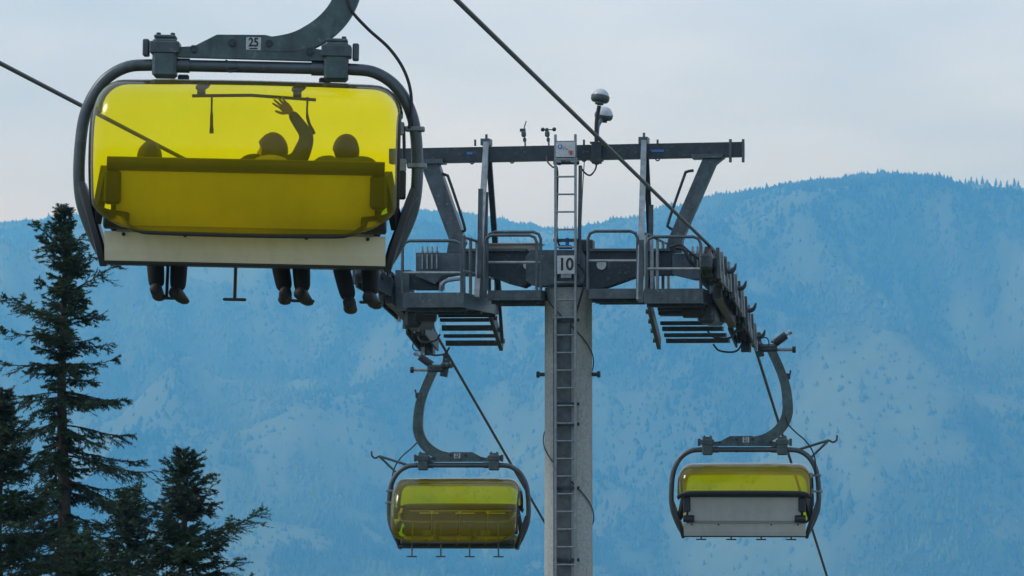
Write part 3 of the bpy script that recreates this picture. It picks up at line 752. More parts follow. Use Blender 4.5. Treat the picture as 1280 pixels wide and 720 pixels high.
# twin dome lamps on one post
lp = T(746, 204, -.18)
lamp = empty('lamp_post', lp); tag(lamp, 'bent black post with two dome lamps on the crossarm', 'lamp')
li = lambda px, py, dy: T(px, py, dy) - lp
MB().tube(spline([li(746, 206, -.18), li(745.5, 170, -.18), li(746, 150, -.2), li(749, 132, -.22)], 5), .032, 10).build('post', M['black'], lamp)
MB().tube(spline([li(746.5, 170, -.1), li(747.5, 158, .1), li(753, 148, .4)], 5), .03, 10).build('branch', M['lamp_shell'], lamp)
MB().box(li(746, 191, -.19), (.15, .1, .34), bev=.01).box(li(746, 178.5, -.19), (.2, .12, .03)).box(li(746, 200, -.19), (.2, .12, .05)).build('clamp', M['steel_dark'], lamp)
def dome(c, rot):
    o = MB().lathe([(.0001, .125), (.05, .118), (.09, .095), (.122, .055), (.136, .012), (.138, 0)], c, rot, 24).build('dome_cap', M['lamp_cap'], lamp)
    MB().lathe([(.143, .012), (.146, 0), (.143, -.05), (.125, -.075), (.07, -.088), (.066, -.12), (.03, -.125)], c, rot, 24).build('lamp_body', M['lamp_shell'], o)
dome(li(750.5, 121, -.22), Euler((R(-10), R(8), 0)).to_matrix())
dome(li(755, 143, .45), Euler((R(14), R(12), 0)).to_matrix())

# weather sensors on the crossarm
def sensor(px, cups, label):
    base = T(px, 182, -.1); o = empty('wind_sensor', base); tag(o, label, 'sensor', 'weather sensors on the crossarm')
    MB().tube([(0, 0, -.12), (-.01, 0, .08), (-.03, 0, .2)], .016, 8).build('stem', M['galv'], o)
    MB().box((-.03, 0, .18), (.07, .07, .09), bev=.015).box((-.015, 0, .09), (.05, .05, .06), bev=.01).build('housing', M['steel'], o)
    if cups:
        MB().tube([(-.1, 0, .25), (.07, 0, .245)], .008, 6).tube([(-.03, 0, .2), (-.03, 0, .25)], .01, 6).build('spindle', M['steel_dark'], o)
        for x, y in ((-.1, 0), (.08, -.02), (-.05, .09)):
            MB().ell((x, y, .25), .033, .033, .033, 10, 6).build('cup', M['black'], o)
    else:
        MB().tube([(-.03, 0, .2), (-.02, 0, .29), (.01, 0, .38)], .009, 6).build('vane_rod', M['steel_dark'], o)
        MB().box((-.045, 0, .24), (.09, .008, .05)).build('vane', M['steel_dark'], o)
sensor(657, False, 'slim wind vane sensor on the crossarm left of the ladder')
sensor(686.5, True, 'little cup anemometer on the crossarm right beside the ladder top')

# ------------------------------------------------------------------ chairs
ROPE_DX, HANG = .15, 3.13
FRAME_R = .042
FR = [(-.69, 1.415), (-.86, 1.40), (-1.00, 1.325), (-1.10, 1.20), (-1.165, 1.03), (-1.19, .80), (-1.19, .58), (-1.16, .40), (-1.07, .18), (-.985, .03)]
def dome_surface(prof, piv, W, depth=.215, rc=.20, rc2=.22, crown=.012, low_end=0):
    P = spline([Vector((0, y, z)) for y, z in prof], 7)
    S = [0.0]
    for i in range(1, len(P)): S.append(S[-1] + (P[i] - P[i - 1]).length)
    # cross path: (x fraction inward from W, h)
    side = [(0, depth), (0, depth * .8), (0, rc)] + [(rc * (1 - math.cos(k * math.pi / 12)), rc * (1 - math.sin(k * math.pi / 12))) for k in range(1, 7)]
    mid = [-.8, -.6, -.4, -.2, 0, .2, .4, .6, .8]
    rows = []
    for i, p in enumerate(P):
        e = (S[i] if low_end == 0 else S[-1] - S[i]); Wt = W
        if e < rc2: Wt = W - rc2 * (1 - math.sqrt(max(0, 1 - (1 - e / rc2) ** 2)))
        d = (Vector((0, piv[0], piv[1])) - p); L = d.length; d /= L
        row = []
        for (dx, h) in side: row.append(p + d * h + Vector((-Wt + dx, 0, 0)))
        for m_ in mid:
            x = m_ * (Wt - rc); row.append(p - d * crown * (1 - m_ * m_) + Vector((x, 0, 0)))
        for (dx, h) in reversed(side): row.append(p + d * h + Vector((Wt - dx, 0, 0)))
        rows.append(row)
    mb = MB(); n = len(rows[0])
    mb.add([q for r_ in rows for q in r_], [(i * n + k, i * n + k + 1, (i + 1) * n + k + 1, (i + 1) * n + k) for i in range(len(rows) - 1) for k in range(n - 1)])
    rim = rows[0] + [r_[-1] for r_ in rows[1:-1]] + rows[-1][::-1] + [r_[0] for r_ in rows[-2:0:-1]]
    return mb, rim, rows
CLOSED = [(-.40, .72), (-.37, .92), (-.24, 1.09), (.02, 1.18), (.38, 1.17), (.68, 1.02), (.88, .74), (.97, .42), (.96, .12)]
OPEN = [(-.40, .21), (-.55, .38), (-.66, .64), (-.67, .90), (-.58, 1.11), (-.40, 1.24), (-.16, 1.295), (.10, 1.30)]

def make_chair(label, X, Y, face, num, is_open, foot_z, roll=0.0, lever=True, yaw=0.0):
    rz_ = rope_z(Y, X)
    rot = Euler((0, roll, (0 if face > 0 else math.pi) + yaw))
    off = rot.to_matrix() @ Vector((ROPE_DX, 0, HANG))
    root = empty('chairlift_chair', Vector((X, Y, rz_)) - off, rot)
    tag(root, label, 'chairlift chair', 'bubble chairs on the lift')
    B = lambda mb, name, m, parent=None, **k: mb.build(name, M[m], parent or root, **k)
    # hoop frame
    side = spline([Vector((x, 0, z)) for x, z in FR], 5)
    loop = [Vector((-p.x, 0, p.z)) for p in reversed(side)] + side
    fr = B(MB().tube(loop, FRAME_R, 14), 'frame', 'frame')
    for s in (-1, 1):
        B(MB().lathe([(.052, -.10), (.052, .10)], (s * .53, 0, 1.415), 'X', 14), 'sleeve', 'frame', fr)
        B(MB().lathe([(.054, -.02), (.054, .02)], (s * .60, 0, 1.415), 'X', 14), 'collar', 'steel_dark', fr)
        # lower side shield wrapping the end of the hoop
        P = [(0, -.05, .58), (0, .07, .56), (0, .14, .40), (0, .17, .18), (0, .12, 0), (0, -.09, -.02), (0, -.13, .14), (0, -.11, .42)]
        q = MB()
        vs = []
        for (xx, sc_) in ((-.05, .86), (-.03, 1), (.03, 1), (.05, .86)):
            for (_, y, z) in P:
                xs_ = s * (1.00 + max(0, z - .02) * .30); vs.append((xs_ + xx * .7, .02 + (y - .02) * sc_, .3 + (z - .3) * sc_))
        n = len(P); fs = [tuple(range(n))[::-1], tuple(3 * n + k for k in range(n))]
        for a_ in range(3):
            for k in range(n): fs.append((a_ * n + k, a_ * n + (k + 1) % n, (a_ + 1) * n + (k + 1) % n, (a_ + 1) * n + k))
        q.add(vs, fs); B(q, 'side_shield', 'black', fr)
    for z in ((1.0, .74) if face > 0 else (.98, .78)):          # clips with lock rod on one upright
        x = 1.17 if z > .9 else 1.19
        B(MB().box((x, 0, z), (.14, .10, .035), bev=.008).box((x - .10, -.02, z), (.05, .07, .09), bev=.008), 'clip', 'galv', fr)
    B(MB().tube([(1.09, -.02, 1.02), (1.10, -.02, .80), (1.09, -.02, .62)], .012, 8).box((1.08, -.02, .60), (.07, .08, .20), bev=.01), 'lock_rod', 'black', fr)
    # yoke beam
    P = [(-.67, 0, 1.53), (-.40, 0, 1.55), (-.24, 0, 1.635), (.10, 0, 1.64), (.34, 0, 1.59), (.46, 0, 1.55), (.67, 0, 1.52), (.67, 0, 1.465), (-.67, 0, 1.475)]
    yk = B(MB().prism(P, (0, -.05, 0), (0, .05, 0)), 'yoke_beam', 'green_steel')
    for x, z in ((-.40, 1.53), (-.13, 1.58), (.13, 1.58), (.42, 1.53)):
        for sy in (-1, 1): B(MB().lathe([(.028, -.015), (.028, .015)], (x, sy * .06, z), 'Y', 6), 'bolt', 'steel_dark', yk)
    B(MB().tube([(-.17, 0, 1.46), (-.19, -.01, 1.40), (-.14, -.05, 1.375), (-.09, -.05, 1.385)], .01, 6), 'drain_hose', 'rubber', yk)
    for s in (-1, 1):
        c = B(MB().box((s * .605, 0, 1.465), (.17, .18, .28), bev=.02).box((s * .605, 0, 1.612), (.155, .16, .025), bev=.008), 'clamp', 'green_steel')
        B(MB().box((s * .605, 0, 1.535), (.21, .20, .085), bev=.008), 'clamp_band', 'steel', c)
        for x in (-.05, .05): B(MB().lathe([(.016, 0), (.016, .025)], (s * .605 + x, 0, 1.62), 'Z', 6), 'bolt', 'steel_dark', c)
        B(MB().box((s * .74, 0, 1.535), (.045, .10, .12), bev=.008), 'end_lug', 'steel', c)
    # hanger arm
    cl = spline([Vector(p) for p in ((.06, 0, 1.57), (.30, 0, 1.595), (.46, 0, 1.66), (.60, 0, 1.79), (.68, 0, 1.96), (.695, 0, 2.15), (.66, 0, 2.45), (.57, 0, 2.72), (.46, 0, 2.97), (.43, 0, 3.04))], 6)
    ws = [(.085 + .055 * min(1, k / 10)) + .035 * math.sin(math.pi * min(1, k / (len(cl) - 1) * 1.3)) if k / len(cl) < .75 else .145 for k in range(len(cl))]
    B(MB().ribbon(cl, ws, .11, (0, 1, 0)), 'hanger_arm', 'green_steel', smooth=True, angle=60)
    # grip on the rope
    g = B(MB().box((.38, 0, 3.06), (.30, .16, .13), bev=.03).box((.22, 0, 3.11), (.16, .30, .10), bev=.03), 'grip', 'steel_dark')
    sp = [Vector((.44, 0, 3.10)), Vector((.70, 0, 3.29))]; d = (sp[1] - sp[0])
    hel = []
    u_ = d.normalized(); e1 = u_.cross(Vector((0, 1, 0))).normalized(); e2 = Vector((0, 1, 0))
    for k in range(97):
        th = k / 96 * 8 * 2 * math.pi; hel.append(sp[0] + d * (.12 + .76 * k / 96) + (e1 * math.cos(th) + e2 * math.sin(th)) * .055)
    B(MB().tube(hel, .016, 6), 'spring', 'black', g)
    B(MB().tube(sp, .022, 8).lathe([(.04, -.03), (.04, .03)], sp[1] + u_ * .04, u_.to_track_quat('Z', 'Y').to_matrix(), 10), 'spring_rod', 'galv', g)
    B(MB().tube([(.5, 0, 3.03), (.78, 0, 3.035)], .026, 10), 'roller_bar', 'galv', g)
    B(MB().lathe([(.04, -.03), (.055, -.025), (.055, .025), (.04, .03)], (.80, 0, 3.035), 'X', 14), 'roller', 'rubber', g)
    B(MB().beam((.20, 0, 3.24), (.26, 0, 2.92), .12, .12).box((.22, 0, 3.28), (.10, .12, .08), bev=.02), 'jaw_lever', 'steel_dark', g)
    B(MB().box((.155, 0, 3.11), (.09, .46, .09), bev=.03), 'jaw', 'steel_dark', g)
    B(MB().box((.70, 0, 2.60), (.08, .08, .10), bev=.015).tube([(.65, 0, 2.5), (.73, 0, 2.62), (.745, 0, 2.70)], .014, 6), 'switch', 'black', g)
    # control cable from the arm to the frame
    B(MB().tube(spline([(.66, -.07, 1.95), (.70, -.07, 1.83), (.82, -.06, 1.70), (.98, -.05, 1.56), (1.09, -.05, 1.40), (1.14, -.05, 1.22), (1.13, -.05, 1.0)], 6), .013, 6), 'control_cable', 'rubber')
    if lever:
        a0 = Vector((.88, 0, 1.42)); tip = Vector((1.36, .02, 1.57))
        lv = B(MB().tube([a0, tip], .022, 8).tube([Vector((1.08, 0, 1.30)), tip], .02, 8), 'opening_lever', 'green_steel')
        B(MB().tube(spline([tip, tip + Vector((.06, 0, -.035)), tip + Vector((.12, 0, 0)), tip + Vector((.13, 0, .08))], 4), .016, 6), 'lever_hook', 'black', lv)
    # number plate, both faces of the yoke
    for sy in (-1, 1):
        pl = B(MB().box((0.02, sy * .054, 1.575), (.105, .006, .09), bev=.002), 'number_plate', 'plate')
        text_obj('numerals', num, .085, M['ink'], pl, (0.02, sy * .058, 1.583), (math.pi / 2, 0, 0 if sy < 0 else math.pi), depth=.001, sx=.85)
        B(MB().box((0.02, sy * .0575, 1.541), (.058, .001, .009)), 'small_print', 'ink', pl)
    # seat and back
    B(MB().box((0, .16, .035), (1.96, .46, .05), bev=.01).box((0, -.08, .03), (1.97, .06, .06), bev=.01), 'seat_beam', 'black')
    for k in range(4):
        x = -.72 + .48 * k
        B(MB().box((x, .16, .115), (.455, .50, .10), bev=.03), 'seat_cushion', 'cushion')
        B(MB().box((x, -.145, .42), (.455, .07, .42), rot=Euler((R(12), 0, 0)).to_matrix(), bev=.025), 'back_cushion', 'cushion')
    pm = 'panel' if is_open else 'panel_white'
    lp_ = B(MB().prism([(0, -.185, .225), (0, -.150, .085), (0, -.125, .022), (0, -.105, .022), (0, -.13, .085), (0, -.165, .225)], (-.985, 0, 0), (.985, 0, 0)), 'lower_panel', pm, smooth=False)
    for x in (-.85, -.42, .43, .86): B(MB().lathe([(.014, -.012), (.014, 0)], (x, -.180, .205), 'Y', 8), 'screw', 'ink', lp_)
    B(MB().box((0, -.185, .245), (1.80, .02, .05)), 'seam_strip', 'seam')
    B(MB().prism([(0, -.200, .268), (0, -.262, .645), (0, -.242, .645), (0, -.18, .268)], (-.905, 0, 0), (.905, 0, 0)), 'back_panel', pm, smooth=False)
    br = B(MB().tube([(-.97, -.255, .695), (.97, -.255, .695)], .05, 12), 'back_rail', 'black')
    for s in (-1, 1):
        B(MB().box((s * .93, -.24, .53), (.12, .10, .24), bev=.02), 'rail_bracket', 'black', br)
        B(MB().lathe([(.05, -.09), (.062, -.08), (.062, .08), (.05, .09)], (s * .90, -.21, .30), 'X', 14), 'hinge_boss', 'black', br)
        B(MB().beam((s * .98, -.23, .66), (s * 1.06, -.05, .30), .05, .10), 'side_arm', 'black', br)
    # bubble
    mb, rim, rows = dome_surface(OPEN if is_open else CLOSED, (.02, .55) if is_open else (.10, .46), 1.065, low_end=0 if is_open else 1)
    cn = B(mb, 'canopy', 'canopy', angle=80)
    B(MB().tube(rim, .017, 8, closed=True), 'rim', 'rubber', cn)
    if not is_open:
        B(MB().tube([Vector(q) for q in rows[0][3:-3]], .035, 8), 'rear_edge', 'rubber', cn)
    er = rows[-1][9:-9] if is_open else rows[-1][9:-9]
    if is_open:
        z0 = OPEN[-1][1]; y0 = OPEN[-1][0]
        for x in (-.34, .34):
            hd = B(MB().ell((x, y0 - .02, z0 - .02), .055, .03, .03, 12, 8, Euler((0, R(-18), 0)).to_matrix()).box((x - .01, y0 - .02, z0 - .06), (.06, .03, .06), bev=.01), 'handle', 'black', cn)
        B(MB().ribbon([(-.42, y0 + .05, z0 - .085), (0, y0 + .05, z0 - .072), (.46, y0 + .05, z0 - .095)], .022, .015, (0, 1, 0)), 'grip_strip', 'cushion', cn)
        for x, l_, sl in ((-.28, .25, .005), (.40, .24, .05)):
            B(MB().ribbon(spline([(x, y0 + .05, z0 - .075), (x + .002, y0 + .05, z0 - .10 - l_ * .5), (x + sl, y0 + .05, z0 - .1 - l_)], 4), [.014] * 4 + [.022] * 3 + [.03] * 2, .006, (0, 1, 0)), 'strap', 'cushion', cn)
        for x in (-.48, .52): B(MB().box((x, y0, z0 + .035), (.08, .05, .05), bev=.01), 'stopper', 'black', cn)
    # safety bar with footrests
    by, bz = (.50, .46)
    sb = B(MB().tube(spline([(-1.0, -.08, .56), (-.99, .2, .60), (-.95, .44, .52), (-.80, by, bz), (0, by, bz), (.80, by, bz), (.95, .44, .52), (.99, .2, .60), (1.0, -.08, .56)], 6), .02, 10), 'safety_bar', 'frame' if not is_open else 'black')
    if not is_open:
        for x in (-.32, .32): B(MB().box((x, by + .01, .28), (.10, .08, .36), bev=.03), 'knee_pad', 'black', sb)
        for x in (-.5, .48): B(MB().box((x, .42, .27), (.16, .02, .09), bev=.01), 'notice', 'steel', sb)
        for x in (-.62, -.1, .52): B(MB().box((x, -.10, .60), (.33, .02, .014)), 'bright_trim', 'trim', sb)
    for k in range(4):
        x = -.72 + .48 * k; lean = -.02 + .01 * k
        if is_open: x += .14
        ft = B(MB().tube([(x, by, bz), (x + lean, by + .06, foot_z)], .013, 8), 'footrest_stem', 'steel' if not is_open else 'black', sb)
        B(MB().box((x + lean, by + .06, foot_z), (.17, .05, .022), bev=.008), 'footrest', 'black', sb)
    return root
M['seam'] = mat('grey_seam', (.20, .22, .20), .5, 0, .08, 4)
M['trim'] = mat('pale_trim', (.55, .55, .45), .5, 0, .08, 4)
near = make_chair('large near chair with raised yellow bubble carrying three riders, numbered 25', XR, 27.6, 1, '25', True, -.21, roll=R(1.2), lever=False, yaw=R(9))
make_chair('empty chair with closed yellow bubble seen from behind, right of the tower', XR, 64.7, 1, '21', False, -.05, yaw=R(3))
make_chair('empty chair with closed yellow bubble facing the viewer, left of the mast', XL - .06, 67.1, -1, '23', False, -.12, yaw=R(3))

# ------------------------------------------------------------------ riders
def head_mesh(mb_idx, rotm, c, sc_=1.0):
    """sculpted head: cranium, jaw, brow, nose, lips, ears; returns verts/faces"""
    n, m = 28, 20; vs, fs = [], []
    for i in range(m + 1):
        t = math.pi * i / m
        for k in range(n):
            a = 2 * math.pi * k / n
            x, y, z = math.sin(t) * math.cos(a), math.sin(t) * math.sin(a), math.cos(t)
            X_, Y_, Z_ = x * .075, y * .095, z * .115
            if z < 0: X_ *= 1 - .28 * (-z); Y_ = Y_ * (1 - .12 * -z) + (.018 * -z if y > 0 else .03 * -z)
            if y > .3:
                fx = math.exp(-(x / .16) ** 2)
                Y_ += fx * .024 * math.exp(-((z + .12) / .13) ** 2) + fx * .010 * math.exp(-((z + .42) / .06) ** 2)
                Y_ -= .010 * math.exp(-((abs(x) - .33) / .16) ** 2 - ((z - .02) / .1) ** 2)
                Y_ += fx * .010 * math.exp(-((z + .75) / .14) ** 2)
            if abs(x) > .8: X_ += math.copysign(.012, x) * math.exp(-((z + .05) / .22) ** 2 - ((y + .05) / .2) ** 2)
            vs.append(c + rotm @ (Vector((X_, Y_, Z_)) * sc_))
    for i in range(m):
        for k in range(n): fs.append((i * n + k, i * n + n + k, i * n + n + (k + 1) % n, i * n + (k + 1) % n))
    return vs, fs
def hand(c, d, pn, thumb, spread=.25, curl=.5):
    """palm and five fingers; d = finger direction, pn = palm normal, thumb = side the thumb leaves on"""
    d = d.normalized(); pn = (pn - d * pn.dot(d)).normalized(); sd_ = d.cross(pn) * thumb
    mb = MB()
    pts = [c + d * q for q in (-.01, .02, .05, .085)]
    vs = []
    for q, ww, tt in zip(pts, (.022, .034, .040, .037), (.017, .016, .014, .011)):
        for k in range(10):
            a = 2 * math.pi * k / 10; vs.append(q + sd_ * (ww * math.cos(a)) + pn * (tt * math.sin(a)))
    fs = [(i * 10 + k, i * 10 + (k + 1) % 10, i * 10 + 10 + (k + 1) % 10, i * 10 + 10 + k) for i in range(3) for k in range(10)]
    fs += [tuple(range(9, -1, -1)), tuple(range(30, 40))]; mb.add(vs, fs)
    for j, (o_, L) in enumerate(((.028, .070), (.010, .080), (-.010, .075), (-.028, .058))):
        b0 = c + d * .078 + sd_ * o_; dd_ = (d + sd_ * (o_ / .028 * spread)).normalized(); p = b0; q = [p]
        for k, f_ in enumerate((.45, .32, .23)):
            a = curl * (k + .6) * .55; p = p + (dd_ * math.cos(a) + pn * math.sin(a)) * (L * f_); q.append(p)
        mb.tube(q, [.0095, .009, .008, .006], 7)
    b0 = c + d * .02 + sd_ * .028; t1 = (d * .7 + sd_ * .75 + pn * .2).normalized(); t2 = (d * .9 + sd_ * .4 + pn * .25).normalized()
    mb.tube([b0, b0 + t1 * .035, b0 + t1 * .035 + t2 * .028, b0 + t1 * .035 + t2 * .05], [.013, .011, .010, .007], 7)
    return mb.v, mb.f

def person(label, x, k, arms, legs, head_yaw, mats, hair_kind, slump=0.0, hair='hair', hood=False, dz=0.0):
    """seated rider in chair-local metres, scaled by k about the seat"""
    base = Vector((x, .10, .175 + dz))
    nodes = [((0, 0, .09), .150, .115), ((0, -.03, .26), .135, .105), ((0, -.05, .42), .155, .11), ((0, -.05 + slump, .575), .11, .085), ((0, -.03 + slump, .59), .06, .056), ((0, -.01 + slump * 1.3, .64), .055, .055)]
    edges = [(0, 1), (1, 2), (2, 3), (3, 4), (4, 5)]; mt = [1, 0, 0, 0, 2, 2]
    def add(p, r1, r2, par, m_): nodes.append((p, r1, r2)); mt.append(m_); edges.append((par, len(nodes) - 1)); return len(nodes) - 1
    hands = []
    for s, A_ in zip((-1, 1), arms):
        sh_ = add((s * .195, -.05 + slump, .595), .088, .085, 3, 0)
        e = add(A_[0], .062, .06, sh_, 0); w_ = add(A_[1], .040, .038, e, 0)
        hands.append((s, Vector(A_[0]), Vector(A_[1]), A_[2], A_[3]))
    feet = []
    for s, L_ in zip((-1, 1), legs):
        hp = add((s * .09, .06, .075), .088, .085, 0, 1); kn = add(L_[0], .066, .064, hp, 1)
        mdl = (Vector(L_[0]) + Vector(L_[1])) / 2 + Vector((0, -.02, 0)); cf = add(tuple(mdl), .074, .072, kn, 1)
        an = add(L_[1], .064, .066, cf, 1); feet.append((Vector(L_[1]), L_[2]))
    me = bpy.data.meshes.new('sk'); me.from_pydata([n_[0] for n_ in nodes], edges, []); o = bpy.data.objects.new('sk', me); COL.objects.link(o)
    md = o.modifiers.new('s', 'SKIN'); md.use_smooth_shade = True
    for i, n_ in enumerate(nodes): me.skin_vertices[0].data[i].radius = (n_[1], n_[2]); me.skin_vertices[0].data[i].use_root = (i == 0)
    o.modifiers.new('u', 'SUBSURF').levels = 2
    dg = bpy.context.evaluated_depsgraph_get(); ev = bpy.data.meshes.new_from_object(o.evaluated_get(dg)); bpy.data.objects.remove(o)
    V_ = [v.co.copy() for v in ev.vertices]; F_ = [tuple(p.vertices) for p in ev.polygons]; MI = []
    samp, sm = [], []
    for (a_, b_) in edges:
        for q in np.linspace(0, 1, 6): samp.append(Vector(nodes[a_][0]).lerp(Vector(nodes[b_][0]), q)); sm.append(mt[b_])
    for f_ in F_:
        c = sum((V_[i] for i in f_), Vector()) / len(f_)
        MI.append(sm[min(range(len(samp)), key=lambda i: (samp[i] - c).length_squared)])
    def join(vs, fs, m_):
        b = len(V_); V_.extend(vs); F_.extend(tuple(b + i for i in f_) for f_ in fs); MI.extend([m_] * len(fs))
    hr = Euler((0, 0, head_yaw)).to_matrix(); hc = Vector((0, .01 + slump * 1.5, .695))
    join(*head_mesh(0, hr, hc, 1.05), 2)
    for s, el, wr, hd, pn in hands: join(*hand(wr, Vector(hd), Vector(pn), -s), 2)
    for an, fd in feet:                           # shoes
        fd = Vector(fd).normalized(); up_ = Vector((0, 0, 1)); up_ = (up_ - fd * up_.dot(fd)).normalized(); sd_ = fd.cross(up_)
        prof = [(-.085, .034, -.055, .0), (-.07, .046, -.062, .035), (-.01, .05, -.064, .045), (.05, .05, -.064, .02), (.10, .054, -.064, -.005), (.14, .046, -.062, -.015), (.165, .024, -.055, -.03)]
        vs = []
        for (t_, w_, lo, hi) in prof:
            for kk in range(10):
                a = 2 * math.pi * kk / 10; vs.append(an + fd * t_ + sd_ * (w_ * math.cos(a)) + up_ * ((lo + hi) / 2 + (hi - lo) / 2 * math.sin(a)))
        fs = [(i * 10 + q, i * 10 + (q + 1) % 10, i * 10 + 10 + (q + 1) % 10, i * 10 + 10 + q) for i in range(len(prof) - 1) for q in range(10)]
        fs += [tuple(range(9, -1, -1)), tuple(range(60, 70))]; join(vs, fs, 3)
    root = empty('person', near.matrix_basis @ base, near.rotation_euler); root.scale = (k, k, k)
    tag(root, label, 'person', 'riders on the near chair')
    mm = bpy.data.meshes.new('body'); mm.from_pydata([tuple(v) for v in V_], [], F_); mm.update()
    for m_ in mats: mm.materials.append(M[m_])
    mm.polygons.foreach_set('material_index', MI); mm.polygons.foreach_set('use_smooth', [True] * len(F_))
    bo = bpy.data.objects.new('body', mm); COL.objects.link(bo); bo.parent = root
    # hair: cap over the cranium, plus length or a tail
    hm_ = MB(); n, m = 24, 12; vs = []
    for i in range(m + 1):
        t_ = i / m
        for q in range(n):
            a = 2 * math.pi * q / n; back = .5 - .5 * math.sin(a)
            tmax = R(60) + R(84) * back ** .7
            tt = t_ * tmax; rr = 1.0 + .035 * math.sin(7 * a + 5 * t_ + x * 9) + .03 * math.sin(13 * a - 8 * t_) * t_ + (.05 if t_ < 1 else -.05)
            vs.append(hc + hr @ Vector(((.092 * rr * math.sin(tt) * math.cos(a)), .108 * rr * math.sin(tt) * math.sin(a) - .004, .124 * rr * math.cos(tt))))
    hm_.add(vs, [(i * n + q, i * n + n + q, i * n + n + (q + 1) % n, i * n + (q + 1) % n) for i in range(m) for q in range(n)])
    if hair_kind in ('long', 'bob'):
        prof_ = ((.05, .090), (.0, .095), (-.05, .104), (-.10, .108), (-.15, .104), (-.20, .10), (-.26, .085), (-.32, .05)) if hair_kind == 'long' else ((.05, .090), (.0, .094), (-.05, .098), (-.09, .094), (-.13, .08), (-.15, .05))
        pr = []; na = 19
        for i, (z_, rr) in enumerate(prof_):
            for q in range(na):
                a = (q / (na - 1) - .5) * R(235); rq = rr * (1 + .03 * math.sin(q * 2.3 + i * .8))
                pr.append(hc + hr @ Vector((rq * math.sin(a), -rq * math.cos(a) * 1.1, z_)))
        hm_.add(pr, [(i * na + q, i * na + q + 1, (i + 1) * na + q + 1, (i + 1) * na + q) for i in range(len(prof_) - 1) for q in range(na - 1)])
    hm_.build('hair', M[hair], root, angle=70)
    if hood:
        MB().ell((0, -.13 + slump, .575), .145, .075, .075, 20, 12, Euler((R(15), 0, 0)).to_matrix()).build('hood', M['vest'], root)
    return root
lap = lambda s: ((s * .235, .10, .27), (s * .20, .34, .28), (-s * .1, .9, -.1), (0, .1, -1))
raised = ((.265, -.02, .80), (.13, .0, .98), (-.72, .05, .62), (0, -1, .1))
person('rider with long dark hair at the left end of the near chair', -.71, .92, (lap(-1), lap(1)),
       (((.02, .46, .05), (.05, .42, -.30), (.08, .95, -.2)), ((.22, .47, .06), (.21, .45, -.32), (.35, .95, -.2))), R(8), ['jacket_dark', 'trousers', 'skin', 'shoe'], 'long', .02, dz=-.05)
person('rider raising the right arm with an open hand, face turned left', .16, .955, (lap(-1), raised),
       (((.02, .46, .04), (.10, .44, -.345), (-.06, .95, -.2)), ((.20, .46, .05), (.23, .42, -.35), (.3, .95, -.2))), R(72), ['jacket_dark', 'trousers', 'skin', 'shoe'], 'bob', .0, 'hair_brown', hood=True)
person('short-haired rider at the right end of the near chair', .68, .955, (lap(-1), lap(1)),
       (((-.08, .46, .04), (.04, .42, -.405), (.05, .95, -.2)), ((.17, .47, .05), (.20, .44, -.365), (.3, .95, -.2))), R(35), ['jacket_grey', 'trousers', 'skin', 'shoe'], 'short', .01)

# ------------------------------------------------------------------ spruces
M['bark'] = mat('spruce_bark', (.045, .036, .028), .95, 0, .35, 9, .6)
def needle_mat():
    m = bpy.data.materials.new('spruce_needles'); m.use_nodes = True; t = m.node_tree; b = t.nodes['Principled BSDF']
    b.inputs['Roughness'].default_value = .7; b.inputs['Specular IOR Level'].default_value = .25
    c = N(t, 'ShaderNodeTexCoord'); n = N(t, 'ShaderNodeTexNoise'); n.inputs['Scale'].default_value = 2.2; n.inputs['Detail'].default_value = 4
    t.links.new(c.outputs['Object'], n.inputs['Vector'])
    r1 = N(t, 'ShaderNodeValToRGB'); e = r1.color_ramp.elements
    e[0].position = .35; e[0].color = (.014, .034, .022, 1); e[1].position = .7; e[1].color = (.046, .092, .042, 1)
    t.links.new(n.outputs['Fac'], r1.inputs['Fac']); t.links.new(r1.outputs['Color'], b.inputs['Base Color']); return m
M['needles'] = needle_mat()
